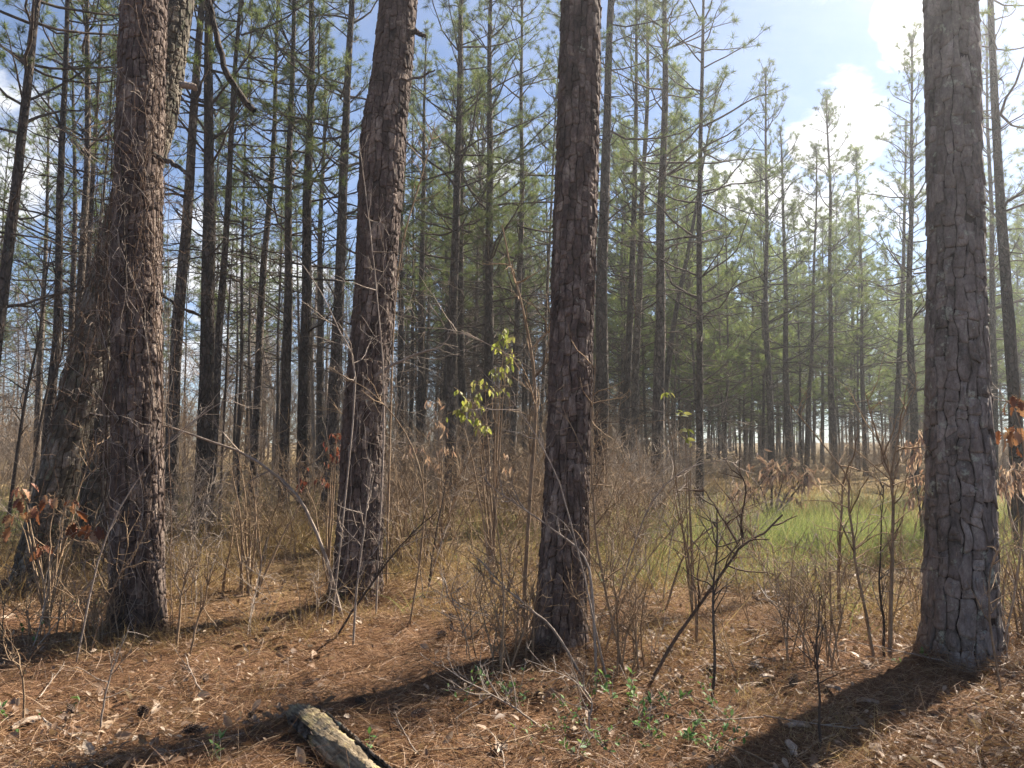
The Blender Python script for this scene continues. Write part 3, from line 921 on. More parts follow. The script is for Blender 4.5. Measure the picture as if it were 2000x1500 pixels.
F0, F1 = PI * 0.98, PI * 2.05      # the side that faces the camera
vine('dense tangle of thin bare vines hanging round the dark upright pine', 'vine', 26, 0.0042, (0.0, 5.4), (F0, F1), 21, M['vine_brown'], 9, 0.22, (0.012, 0.07))
vine('pale thin vines trailing loosely down the dark upright pine', 'vine', 14, 0.0030, (0.2, 4.4), (F0 + 0.3, F1 - 0.2), 22, M['twig_pale'], 9, 0.30, (0.03, 0.12))
vine('thick woody vine climbing slantwise up the dark upright pine', 'vine', 1, 0.018, (0.0, 5.2), (PI * 1.45, PI * 1.5), 23, M['bark_far'], 3, 0.10, (0.005, 0.01))
vine('brown vines matted on the sunlit side of the leaning pine', 'lean', 10, 0.0040, (0.0, 4.6), (F0 + 0.6, F1), 24, M['vine_brown'], 6, 0.22, (0.015, 0.08))
vine('few thin vines clinging to the mossy wedged trunk', 'moss', 9, 0.0040, (0.0, 3.4), (F0, F1), 25, M['vine_brown'], 8, 0.22, (0.015, 0.07))
vine('thin vine stems climbing the lower bole of the bulging pine', 'bulge', 9, 0.0036, (0.0, 3.4), (F0 + 0.2, F1 - 0.2), 26, M['twig_pale'], 9, 0.26, (0.02, 0.10))
vine('sparse thin vine on the thick straight centre pine', 'centre', 4, 0.0032, (0.0, 2.6), (PI * 1.5, F1), 27, M['vine_brown'], 6, 0.2, (0.015, 0.06))
vine('thin leafless vine on the foot of the thickest right pine', 'right', 2, 0.0030, (0.0, 1.6), (PI * 1.55, PI * 1.75), 28, M['twig_pale'], 4, 0.15, (0.012, 0.04))


# ------------------------------------------------------------------ saplings, shrubs, twigs
def twiggy(P, r0, r1, rng, n1, L1, n2=3, mat_n=14, spread=0.8, up=0.05, lo=0.25):
    """Main stems P (N,K,3) with two orders of twigs: (stem MB, twig MB)."""
    N, K, _ = P.shape
    st, tw = MB(), MB()
    st.add(*tubes(P, np.full((N, 1), 1.0) * np.linspace(r0, r1, K), 5))
    if n1:
        p, tg, t, _ = sample_along(rng, P, n1, lo, 0.99)
        m = len(p)
        L = L1 * rng.uniform(0.35, 1.15, m) * (1.15 - 0.6 * t)
        d = norm(tg * rng.uniform(0.3, 1.0, (m, 1)) + rand_unit(rng, m) * spread + [0, 0, 0.15])
        C = curves(rng, p, d, L, 6, 0.17, up)
        tw.add(*tubes(C, (r1 * 0.9 + 0.0016 + 0.002 * L)[:, None] * np.linspace(1, 0.4, 6), 3))
        if n2:
            q, tg2, t2, src = sample_along(rng, C, n2, 0.2, 1.0)
            L2 = L[src] * rng.uniform(0.2, 0.6, len(q))
            C2 = curves(rng, q, norm(tg2 * 0.8 + rand_unit(rng, len(q)) * spread), L2, 4, 0.2, up)
            tw.add(*tubes(C2, np.full((len(q), 4), 0.0015) * np.linspace(1.1, 0.6, 4), 3))
    return st, tw


def sapling(label, path, wpx, seed, mat='twig_brown', Y=None, n1=14, L1=0.45, n2=3, taper=0.3, depth=0.0, name='bare_sapling', cat='sapling', extra=(), spread=0.8):
    """path in photo pixels from the foot up; Y defaults to where the foot meets the ground."""
    g = gp(*path[0])
    Y = Y or g[1]
    rng = np.random.default_rng(seed)
    b, s = at(path[0][0], path[0][1], Y)
    base = np.array([b[0], Y, float(gz(b[0], Y)) - 0.01])
    o = thing(name, label, cat, base)
    sts, tws = MB(), MB()
    for j, pth in enumerate([path] + list(extra)):
        P = np.array([at(x, y, Y)[0] for x, y in pth]) - base
        if j == 0:
            P[0] = 0
        P[:, 1] += depth * np.linspace(0, 1, len(P)) ** 1.3 * (1 if j == 0 else 1)
        C = catmull(P, 16)
        C[1:] += np.cumsum(rng.normal(0, 0.0035, (15, 3)), 0)
        r0 = wpx * s / 2 * (1 if j == 0 else 0.6)
        st, tw = twiggy(C[None], r0, max(r0 * taper, 0.0016), rng, n1 if j == 0 else n1 // 2, L1, n2, spread=spread)
        sts.merge(st)
        if tw.v:
            tws.merge(tw)
    sts.build('stem', M[mat], o)
    if tws.v:
        tws.build('twigs', M[mat], o)
    return o, base, Y, rng


sapling('bare sapling arching far left from the foot of the bulging pine', [(668, 1205), (642, 1105), (604, 1005), (565, 950), (485, 890), (400, 858), (320, 830), (250, 822), (175, 806)], 8, 41, 'twig_pale', n1=12, L1=0.5, taper=0.3)
sapling('tall thin sapling standing close left of the thick centre pine', [(1022, 1215), (1032, 1000), (1046, 810), (1038, 690), (1018, 590), (996, 520), (980, 440)], 9, 42, 'twig_brown', n1=14, L1=0.55,
        extra=([(1042, 740), (1072, 700), (1100, 668)], [(1040, 680), (1060, 655), (1080, 640)]))
sapling('dead forked branch slanting up to the right over the pine straw', [(1268, 1335), (1315, 1255), (1372, 1172), (1425, 1100), (1457, 1062), (1500, 1032), (1528, 1000)], 7.5, 43, 'vine_brown', n1=10, L1=0.35, taper=0.5,
        extra=([(1452, 1066), (1448, 1010), (1460, 960), (1452, 930)], [(1440, 1062), (1405, 1000), (1372, 950)]))
sapling('straight dark sapling right of the slanting forked branch', [(1390, 1372), (1394, 1270), (1392, 1165), (1404, 1080), (1402, 1000)], 7, 44, 'twig_dark', n1=13, L1=0.4, taper=0.35)
sapling('pair of thin stems behind the slanting forked branch', [(1361, 1262), (1356, 1150), (1338, 1050), (1316, 960)], 6, 45, 'twig_brown', n1=14, L1=0.5, extra=([(1361, 1255), (1362, 1180), (1390, 1090), (1420, 1020)],))
sapling('crooked sapling with a leftward bend, second left of the right pine', [(1708, 1290), (1690, 1190), (1672, 1110), (1664, 1040), (1656, 980), (1652, 925), (1600, 860), (1540, 790)], 7, 46, 'twig_brown', n1=18, L1=0.5)
sapling('upright forked sapling just left of the thickest right pine', [(1738, 1284), (1742, 1180), (1746, 1090), (1750, 990), (1746, 935), (1758, 860), (1782, 790)], 9, 47, 'twig_brown', n1=20, L1=0.55, extra=([(1746, 945), (1722, 890), (1700, 820), (1690, 770)],))
sapling('thin dark sapling leaning against the upright forked sapling', [(1727, 1282), (1724, 1210), (1714, 1140), (1718, 1060), (1720, 950)], 6, 48, 'twig_dark', n1=14, L1=0.45)
sapling('grey stem behind the crooked sapling', [(1640, 1215), (1640, 1100), (1645, 1000), (1648, 940)], 8, 49, 'twig_brown', n1=14, L1=0.5)
sapling('straight thin shoot rising from bare straw at lower right', [(1601, 1460), (1602, 1350), (1598, 1260), (1604, 1150)], 6, 50, 'twig_dark', n1=8, L1=0.25)
sapling('long leaning sapling crossing the right side of the centre pine', [(1222, 1322), (1200, 1230), (1178, 1120), (1163, 1010), (1158, 900), (1160, 800), (1168, 700)], 7, 51, 'twig_brown', n1=18, L1=0.5)
sapling('pale bare twig leaning across the foot of the centre pine', [(1140, 1290), (1085, 1235), (1020, 1180), (975, 1140), (940, 1100)], 6, 52, 'twig_pale', Y=5.2, n1=12, L1=0.35)
sapling('pale arching twig crossing the lower centre pine', [(1165, 1330), (1158, 1180), (1140, 1090), (1080, 1040), (1000, 978), (950, 940)], 6, 53, 'twig_pale', Y=5.15, n1=14, L1=0.4)
sapling('thin brown stem in the middle of the straw clearing', [(838, 1145), (846, 1080), (862, 1000), (878, 920)], 5, 54, 'twig_dark', n1=12, L1=0.4)
sapling('thin reddish stem left of the arching pale twig', [(980, 1330), (978, 1200), (975, 1090), (962, 980), (930, 880)], 5, 55, 'twig_brown', n1=14, L1=0.4)
sapling('bare shoot in front of the vine covered pine, right of its foot', [(345, 1270), (350, 1190), (356, 1140), (372, 1080)], 6, 56, 'twig_brown', n1=12, L1=0.35)
sapling('bent bare shoot beside another right of the vine covered pine', [(370, 1280), (385, 1210), (402, 1150), (398, 1060)], 5, 57, 'twig_brown', n1=12, L1=0.35)
sapling('brown stem slanting between leaning pine and vine covered pine', [(92, 1190), (108, 1120), (138, 1030), (160, 940), (196, 850)], 7, 58, 'twig_brown', n1=16, L1=0.5)
sapling('pale thin stem at the foot of the bulging pine', [(690, 1260), (700, 1120), (712, 1000), (722, 930)], 5, 59, 'twig_pale', n1=14, L1=0.45)
sapling('dark stem slanting right at the foot of the bulging pine', [(655, 1245), (742, 1120), (790, 1060), (850, 1000)], 5, 60, 'twig_dark', n1=12, L1=0.4)
sapling('long pale whip arching over the thicket left of the centre pine', [(1155, 1150), (1140, 850), (1100, 770), (1000, 700), (900, 650), (800, 640)], 4, 61, 'twig_pale', Y=6.6, n1=8, L1=0.5)
sapling('fine whip rising in front of the bulging pine', [(735, 1120), (752, 800), (735, 560), (718, 400), (700, 260)], 4, 62, 'twig_pale', Y=6.9, n1=10, L1=0.5)
sapling('fine whip leaning left above the vine tree and bulging pine', [(648, 1180), (690, 760), (655, 640), (600, 540), (520, 440)], 4, 63, 'twig_pale', Y=6.7, n1=10, L1=0.5)
sapling('bare whip bending right behind the bulging pine', [(755, 1110), (765, 760), (782, 500), (830, 330), (850, 240)], 5, 64, 'twig_brown', Y=8.3, n1=16, L1=0.6)
sapling('long pale whip leaning left across the foot of the centre pine', [(1190, 1300), (1130, 1080), (1085, 930), (1010, 800), (930, 720)], 4, 76, 'twig_pale', Y=5.0, n1=10, L1=0.45)
sapling('pale whip bowing right between centre pine and forked branch', [(1180, 1290), (1230, 1100), (1290, 960), (1380, 900), (1470, 905)], 4, 77, 'twig_pale', Y=5.6, n1=10, L1=0.45)
sapling('thin whip crossing the vine covered pine from lower left', [(150, 1260), (205, 1060), (300, 900), (420, 800), (520, 760)], 4, 78, 'twig_pale', Y=5.5, n1=9, L1=0.4)
sapling('thin brown whip hanging over the clearing right of the bulging pine', [(800, 1200), (830, 1000), (800, 860), (730, 770), (640, 720)], 4, 79, 'twig_brown', Y=6.6, n1=10, L1=0.45)
sapling('arching whip right of the thickest right pine', [(1960, 1260), (1985, 1150), (2010, 950), (1990, 800), (1925, 770)], 5, 65, 'twig_pale', n1=14, L1=0.5)
sapling('short stem with drooping tip on the right of the thickest pine', [(1955, 1340), (1930, 1180), (1945, 1080), (1985, 1040)], 5, 66, 'twig_brown', Y=4.9, n1=10, L1=0.3)
sapling('dead pole leaning in the far left thicket', [(15, 930), (45, 800), (75, 650), (100, 470)], 8, 67, 'twig_dark', Y=11.0, n1=16, L1=0.7)
sapling('second dead pole leaning in the far left thicket', [(50, 930), (85, 780), (118, 690), (120, 600)], 7, 68, 'twig_dark', Y=12.0, n1=16, L1=0.7)
sapling('thin upright pole right of the stout dark pine', [(430, 930), (440, 760), (446, 600), (455, 470)], 6, 69, 'twig_dark', Y=13.0, n1=14, L1=0.7)
sapling('bare snag pole standing alone against the pale gap', [(466, 930), (468, 800), (471, 690)], 7, 70, 'twig_dark', Y=14.0, n1=4, L1=0.4)
sapling('slender bare sapling arching over the green grass', [(1300, 1190), (1340, 1080), (1420, 1010), (1500, 975)], 5, 71, 'twig_brown', n1=16, L1=0.5)
sapling('small branched twig lying at the bottom right of centre', [(1160, 1440), (1152, 1400), (1160, 1370), (1120, 1330), (1030, 1290)], 5, 72, 'twig_pale', n1=12, L1=0.3)
sapling('slender twig springing from the straw at bottom centre', [(1060, 1420), (1010, 1380), (940, 1340), (860, 1295)], 5, 73, 'twig_pale', n1=14, L1=0.35)
sapling('low brown twig at lower left above the pine cones', [(195, 1430), (202, 1370), (215, 1310), (222, 1290)], 5, 74, 'twig_pale', n1=6, L1=0.25)
sapling('little bent twig at the lower left edge', [(48, 1420), (44, 1330), (35, 1300), (5, 1285)], 5, 75, 'twig_brown', n1=8, L1=0.3)


def shoots(label, foot, n, hrange, width, seed, mat='twig_brown', wpx=5, n1=9, L1=0.35):
    """A clump of upright shoots from one root."""
    g = gp(*foot)
    rng = np.random.default_rng(seed)
    o = thing('shrub', label, 'shrub', g)
    st = np.stack([rng.normal(0, width * 0.35, n), rng.normal(0, width * 0.35, n), np.full(n, -0.02)], -1)
    d = norm(np.stack([rng.normal(0, 0.16, n), rng.normal(0, 0.16, n), np.ones(n)], -1))
    P = curves(rng, st, d, rng.uniform(*hrange, n), 10, 0.05, 0.0)
    s, t = twiggy(P, wpx * g[1] / FPX / 2, 0.0018, rng, n1, L1, 2)
    s.build('stems', M[mat], o)
    t.build('twigs', M[mat], o)
    return o


shoots('clump of upright reddish shoots between vine covered pine and bulging pine', (468, 1155), 11, (0.8, 1.5), 0.35, 81, wpx=6)
shoots('clump of fine shoots at the foot of the long leaning sapling', (1222, 1318), 10, (0.4, 0.95), 0.22, 82, wpx=4)
shoots('clump of thin shoots in front of the crooked sapling', (1600, 1300), 12, (0.4, 0.9), 0.35, 83, wpx=4)
shoots('wiry clump left of the foot of the centre pine', (1005, 1300), 12, (0.35, 0.9), 0.30, 84, wpx=4)
shoots('wiry clump growing at the foot of the vine covered pine', (210, 1250), 8, (0.25, 0.5), 0.3, 85, wpx=4)
shoots('grassy wiry clump at the left edge below the leaning pine', (90, 1240), 9, (0.2, 0.45), 0.4, 86, wpx=4)
shoots('clump of bare shoots right of the thickest right pine', (1990, 1240), 12, (0.5, 1.1), 0.35, 87, wpx=5)
shoots('tall shoots in the thicket just right of the bulging pine', (800, 1110), 12, (0.9, 1.7), 0.5, 88, wpx=5)

# bare shrubs of the thicket behind: shared meshes, one object each
SHRUBS = []
for k in range(7):
    rg = np.random.default_rng(300 + k)
    n = 13
    st = np.stack([rg.normal(0, 0.28, n), rg.normal(0, 0.28, n), np.full(n, -0.03)], -1)
    d = norm(np.stack([rg.normal(0, 0.42, n), rg.normal(0, 0.42, n), np.ones(n)], -1))
    P = curves(rg, st, d, rg.uniform(0.9, 2.3, n), 9, 0.11, -0.01)
    a, b = twiggy(P, 0.0062, 0.0020, rg, 11, 0.62, 4, spread=0.85)
    mb = MB()
    mb.merge(a)
    mb.merge(b)
    SHRUBS.append(mb.mesh('bare_shrub', M['twig_brown'] if k % 3 else M['twig_pale']))
rng = np.random.default_rng(5)
shrub_zones = [
    ('leafless twiggy shrub in the brown thicket left of the bulging pine', 'bare shrubs left of the bulging pine', (-100, 690), (9.5, 24), 40, (0.7, 1.2)),
    ('leafless twiggy shrub in the brown thicket between bulging and centre pine', 'bare shrubs between bulging and centre pine', (740, 1110), (9.0, 24), 40, (0.7, 1.25)),
    ('leafless twiggy shrub in the thicket right of the centre pine', 'bare shrubs right of the centre pine', (1130, 1430), (9.5, 26), 22, (0.6, 1.1)),
    ('leafless twiggy shrub at the far side of the grassy opening', 'bare shrubs beyond the grassy opening', (1400, 2080), (22, 36), 40, (0.7, 1.2)),
]
for lb, grp, (xa, xb), (ya, yb), n, (sa, sb) in shrub_zones:
    for _ in range(n):
        Y = rng.uniform(ya, yb)
        p, _s = at(rng.uniform(xa, xb), 850, Y)
        sc = rng.uniform(sa, sb)
        o = link('bare_shrub', SHRUBS[int(rng.integers(7))], None, (p[0], Y, float(gz(p[0], Y))), rng.uniform(0, 6.28), (sc * 1.1, sc * 1.1, sc * rng.uniform(0.75, 1.1)))
        tag(o, lb, 'shrub', grp)


for k in range(110):
    Y = rng.uniform(27, 60)
    p, _s = at(rng.uniform(-200, 1250), 850, Y)
    sc = rng.uniform(1.7, 3.0)
    o = link('bare_shrub', SHRUBS[int(rng.integers(7))], None, (p[0], Y, float(gz(p[0], Y))), rng.uniform(0, 6.28), (sc * 1.2, sc * 1.2, sc))
    tag(o, 'tall pale brush in the distance behind the left pines', 'shrub', 'tall brush behind the left pines')

# bare twigs standing about on the near floor
TWIGS = []
for k in range(7):
    rg = np.random.default_rng(350 + k)
    P = curves(rg, np.array([[0, 0, -0.02], [0.02, 0.01, -0.02]]), norm(rg.normal(0, 0.35, (2, 3)) * [1, 1, 0] + [0, 0, 1.0]), rg.uniform(0.6, 1.3, 2), 9, 0.13, -0.02)
    a, b = twiggy(P, 0.0045, 0.0016, rg, 9, 0.42, 3, spread=0.9)
    mb = MB()
    mb.merge(a)
    mb.merge(b)
    TWIGS.append(mb.mesh('bare_twig', M[('twig_pale', 'twig_brown', 'twig_brown')[k % 3]]))
for lb, grp, (xa, xb), (ya, yb), n in (
        ('thin branching twig standing in the straw left of the bulging pine', 'thin twigs left of the bulging pine', (-40, 660), (5.6, 9.5), 24),
        ('thin branching twig standing in the straw between bulging and centre pine', 'thin twigs between bulging and centre pine', (740, 1060), (5.4, 9.5), 22),
        ('thin branching twig standing between centre pine and far right pine', 'thin twigs between centre and far right pine', (1150, 1800), (5.0, 9.0), 34),
        ('thin branching twig in the corner right of the far right pine', 'thin twigs right of the far right pine', (1960, 2060), (5.2, 9.0), 8)):
    for _ in range(n):
        Y = rng.uniform(ya, yb)
        p, _s = at(rng.uniform(xa, xb), 850, Y)
        sc = rng.uniform(0.6, 1.25)
        o = link('bare_twig', TWIGS[int(rng.integers(7))], None, (p[0], Y, float(gz(p[0], Y))), rng.uniform(0, 6.28), (sc, sc, sc))
        tag(o, lb, 'twig', grp)


# bare broadleaf trees far behind on the left
def bare_tree_mesh(seed, H=11.0):
    rg = np.random.default_rng(seed)
    st, tw = MB(), MB()
    P = curves(rg, np.zeros((1, 3)), np.array([[0.03, 0, 1.0]]), np.array([H]), 14, 0.05, 0.03)
    st.add(*tubes(P, np.linspace(0.11, 0.012, 14)[None], 7))
    p, tg, t, _ = sample_along(rg, P, 34, 0.22, 0.98)
    L = (0.8 + 2.6 * (1 - t)) * rg.uniform(0.6, 1.1, 34)
    C = curves(rg, p, norm(tg * 0.7 + rand_unit(rg, 34) * 0.75), L, 8, 0.13, 0.10)
    st.add(*tubes(C, (0.006 + 0.010 * L)[:, None] * np.linspace(1, 0.2, 8), 4))
    q, tg, t, src = sample_along(rg, C, 9, 0.2, 1.0)
    L2 = L[src] * rg.uniform(0.2, 0.5, len(q))
    C2 = curves(rg, q, norm(tg * 0.7 + rand_unit(rg, len(q)) * 0.7), L2, 5, 0.16, 0.06)
    tw.add(*tubes(C2, np.full((len(q), 5), 0.006) * np.linspace(1.1, 0.5, 5), 3))
    q, tg, t, src = sample_along(rg, C2, 3, 0.2, 1.0)
    C3 = curves(rg, q, norm(tg * 0.7 + rand_unit(rg, len(q)) * 0.7), L2[src] * rg.uniform(0.3, 0.6, len(q)), 3, 0.16, 0.06)
    tw.add(*tubes(C3, np.full((len(q), 3), 0.004), 3))
    return st.mesh('bare_trunk', M['twig_pale']), tw.mesh('bare_crown', M['twig_pale'])


BARE = [bare_tree_mesh(k) for k in (401, 402, 403)]
for k in range(70):
    Y = rng.uniform(26, 64)
    p, _s = at(rng.uniform(-150, 1150), 850, Y)
    o = thing('bare_tree', 'pale leafless broadleaf tree in the far background behind the pines', 'bare tree', (p[0], Y, float(gz(p[0], Y))), 'bare broadleaf trees far behind the pines')
    o.rotation_euler = (0, 0, rng.uniform(0, 6.28))
    s = rng.uniform(0.55, 1.05)
    o.scale = (s, s, s)
    a, b = BARE[k % 3]
    link('trunk', a, o)
    link('crown', b, o)


# ------------------------------------------------------------------ leaves as pieces of their own
def leaf_mesh(name, mat, outline, fold=0.25, droop=0.25):
    """Leaf of length 1 along +X, outline = half widths along the rib."""
    n = len(outline)
    x = np.linspace(0, 1, n)
    zr = -droop * x ** 2
    rib = np.stack([x, np.zeros(n), zr], -1)
    hw = np.array(outline)
    lf = np.stack([x + 0.02, hw, zr + fold * hw], -1)
    rt = np.stack([x + 0.02, -hw, zr + fold * hw * 0.8], -1)
    V = np.vstack([rib, lf, rt])
    k = np.arange(n - 1)
    q = np.vstack([np.stack([k, k + 1, k + n + 1, k + n], -1), np.stack([k + 1, k, k + 2 * n, k + 2 * n + 1], -1)])
    return MB().add(V, q).mesh(name, mat)


OVAL = [0.0, 0.14, 0.21, 0.20, 0.12, 0.0]
LANCE = [0.0, 0.07, 0.11, 0.10, 0.06, 0.0]
OAK = [0.02, 0.10, 0.24, 0.13, 0.34, 0.18, 0.30, 0.12, 0.16, 0.0]
LEAF = {
    'brown': leaf_mesh('brown_leaf', M['leaf_brown'], LANCE, 0.5, 0.5),
    'oak': leaf_mesh('oak_leaf', M['leaf_rust'], OAK, 0.3, 0.35),
    'red': leaf_mesh('red_leaf', M['leaf_red'], OVAL, 0.4, 0.4),
    'yellow': leaf_mesh('yellow_leaf', M['leaf_yellow'], OVAL, 0.3, 0.3),
    'green': leaf_mesh('green_leaf', M['leaf_green'], OVAL, 0.25, 0.15),
    'tan': leaf_mesh('tan_leaf', M['litter'], OAK, 0.3, 0.3),
}


def put_leaf(kind, parent, pos, d, size, rng, roll=None):
    o = link('leaf', LEAF[kind], parent, pos)
    d = Vector(d).normalized()
    o.rotation_mode = 'QUATERNION'
    o.rotation_quaternion = d.to_track_quat('X', 'Z') @ Quaternion((1, 0, 0), rng.normal(0, 0.7) if roll is None else roll)
    s = size * rng.uniform(0.7, 1.2)
    o.scale = (s, s, s)
    return o


def leafy(label, foot, Y, clusters, kind, nleaf, size, seed, stem_px=5, hang=0.6, name='leafy_sapling', cat='sapling', mat='twig_brown', stem=None):
    """Sapling whose leaves hang in clusters: (px, py, radius px)."""
    rng = np.random.default_rng(seed)
    b, s = at(foot[0], foot[1], Y)
    base = np.array([b[0], Y, float(gz(b[0], Y)) - 0.01])
    o = thing(name, label, cat, base)
    tops = [np.array(at(cx, cy, Y)[0]) - base for cx, cy, cr_ in clusters]
    stems = MB()
    for c in tops:
        mid = c * np.array([0.45, 0.5, 0.55])
        C = catmull([np.zeros(3), mid, c], 12)
        C[1:] += np.cumsum(rng.normal(0, 0.006, (11, 3)), 0)
        stems.add(*tubes(C[None], np.linspace(stem_px * s / 2, 0.002, 12)[None], 5))
    twp = []
    per = max(1, nleaf // len(clusters))
    for c, (cx, cy, cr_) in zip(tops, clusters):
        R = cr_ * s
        m = max(5, per // 2)
        tip = c + rng.normal(0, 0.75, (m, 3)) * R * [1, 0.8, 0.75]
        mids = (c + tip) / 2 + [0, 0, 0.12 * R]
        P = np.stack([np.tile(c - [0, 0, 0.35 * R], (m, 1)), mids, tip], 1)
        twp.append(P)
        for k in range(per):
            j = rng.integers(m)
            f = rng.uniform(0.35, 1.0)
            p = P[j, 1] * (1 - f) + P[j, 2] * f + rng.normal(0, 0.12, 3) * R
            d = norm(rand_unit(rng, 1)[0] * [1, 1, 0.6] + np.array([0, 0, -hang]))
            put_leaf(kind, o, p, d, size, rng)
    tw = MB()
    P = np.concatenate(twp)
    tw.add(*tubes(P, np.full(P.shape[:2], 0.0022), 3))
    stems.build('stem', M[mat], o)
    tw.build('twigs', M[mat], o)
    return o


leafy('sapling with clusters of yellow green leaves left of the centre pine', (962, 1130), 8.2,
      [(925, 790, 34), (950, 755, 28), (940, 830, 26), (990, 690, 22), (985, 660, 14), (975, 720, 20), (900, 800, 18)], 'yellow', 170, 0.078, 91, 6, 0.9)
leafy('thin stem with a few bright green leaves right of the centre pine', (1352, 1130), 6.9, [(1342, 858, 14), (1330, 812, 10), (1300, 768, 8), (1345, 838, 10)], 'yellow', 22, 0.075, 92, 4, 0.5)
leafy('low shrub holding dead brown leaves at the edge of the green grass', (1508, 1020), 13.2,
      [(1480, 938, 40), (1530, 922, 42), (1572, 935, 36), (1510, 905, 30), (1455, 950, 22), (1550, 945, 30)], 'brown', 296, 0.16, 93, 8, 0.7, name='leafy_shrub', cat='shrub', mat='twig_dark')
leafy('shrub with dead brown leaves close left of the thickest right pine', (1800, 1030), 10.8, [(1785, 880, 28), (1805, 930, 34), (1800, 970, 20), (1812, 850, 20)], 'brown', 140, 0.15, 94, 6, 1.1, name='leafy_shrub', cat='shrub', mat='twig_dark')
leafy('shrub with dead brown leaves right of the thickest right pine', (1985, 1060), 10.2, [(1960, 930, 30), (1985, 950, 30), (1990, 915, 20), (2010, 940, 30)], 'brown', 140, 0.15, 95, 6, 1.1, name='leafy_shrub', cat='shrub', mat='twig_dark')
leafy('sapling with large curled brown leaves at the right edge', (2030, 1260), 5.6, [(1975, 850, 26), (1992, 840, 26), (1990, 775, 14)], 'oak', 18, 0.11, 96, 5, 1.0)
leafy('oak sapling with rusty red leaves in front of the leaning pine', (92, 1210), 6.4, [(42, 960, 20), (58, 975, 22), (60, 1000, 22), (35, 1005, 18), (100, 965, 16), (125, 985, 18), (150, 1020, 16), (178, 1035, 22), (85, 1075, 12)], 'oak', 46, 0.11, 97, 5, 0.9)
leafy('sapling with small dark red leaves left of the bulging pine', (640, 1110), 8.4, [(652, 875, 26), (645, 905, 24), (595, 930, 22), (660, 850, 14), (632, 940, 14)], 'red', 60, 0.06, 98, 5, 1.2)
leafy('sapling with withered reddish leaves in the thicket left of yellow leaves', (860, 1090), 9.5, [(852, 790, 18), (865, 830, 18), (878, 880, 22), (800, 875, 16), (845, 905, 20), (975, 905, 24)], 'brown', 96, 0.075, 99, 4, 1.2)

# small evergreen sprigs on the floor
rng = np.random.default_rng(61)


def sprig(label, foot, h, nl, seed, kind='green', size=0.045, group=None):
    rg = np.random.default_rng(seed)
    g = gp(*foot)
    o = thing('leafy_sprig', label, 'seedling', g, group)
    m = 3
    P = curves(rg, np.zeros((m, 3)), norm(np.stack([rg.normal(0, 0.7, m), rg.normal(0, 0.5, m), np.ones(m)], -1)), rg.uniform(0.5, 1.1, m) * h, 7, 0.22, -0.02)
    MB().add(*tubes(P, np.full((m, 7), 0.0018), 3)).build('stem', M['twig_pale'], o)
    p, tg, t, _ = sample_along(rg, P, nl, 0.25, 1.0)
    for a, b in zip(p, tg):
        put_leaf(kind, o, a, norm(b * 0.3 + rand_unit(rg, 1)[0] + [0, 0, 0.25]), size, rg, rg.normal(0, 0.4))
    return o


sprig_list = [
    ('green leafy sprig in front of the centre pine, lit pale', (955, 1360), 0.34, 7), ('small green sprig left of the lit pale sprig', (905, 1375), 0.22, 4),
    ('broad green seedling at the bottom beside a bare stem', (1040, 1452), 0.16, 3), ('low leafy patch of green under the wiry shoots', (1195, 1385), 0.26, 7),
    ('second low leafy green patch, right of the first under the shoots', (1240, 1375), 0.26, 7), ('bright green seedling right of centre near the bottom', (1302, 1392), 0.18, 5),
    ('green sprig in the bottom middle, below the bright seedling', (1270, 1455), 0.28, 6), ('leafy sprig at the bottom edge, left of the green sprig', (1125, 1485), 0.24, 6),
    ('sprig of grey green leaves climbing at the centre pine foot', (1122, 1180), 0.5, 8), ('tiny green sprig near the lower left corner', (20, 1415), 0.18, 4),
    ('tiny green sprig between the cones at lower left', (150, 1395), 0.18, 4), ('green seedling at the bottom beside the log', (720, 1495), 0.20, 5),
    ('green sprig at the bottom left of the log', (430, 1490), 0.22, 6), ('green sprig at the foot of the thickest right pine', (1830, 1290), 0.36, 6),
    ('dark green seedling in the grass right of the bulging pine', (850, 1070), 0.2, 5), ('pale green sprig among dead leaves at bottom right of centre', (1345, 1465), 0.24, 6),
    ('green sprig at the foot of the vine covered pine', (228, 1215), 0.55, 7), ('low sprig left of the mossy wedged trunk foot', (60, 1270), 0.3, 5),
]
for i, (lb, ft, h, nl) in enumerate(sprig_list):
    sprig(lb, ft, h, nl, 700 + i)
for i in range(26):
    sprig('tiny evergreen sprig in the leafy patch at the bottom right of centre', (rng.uniform(1000, 1420), rng.uniform(1365, 1495)), rng.uniform(0.12, 0.26), int(rng.integers(3, 6)), 760 + i,
          size=0.032, group='tiny evergreen sprigs at the bottom right of centre')


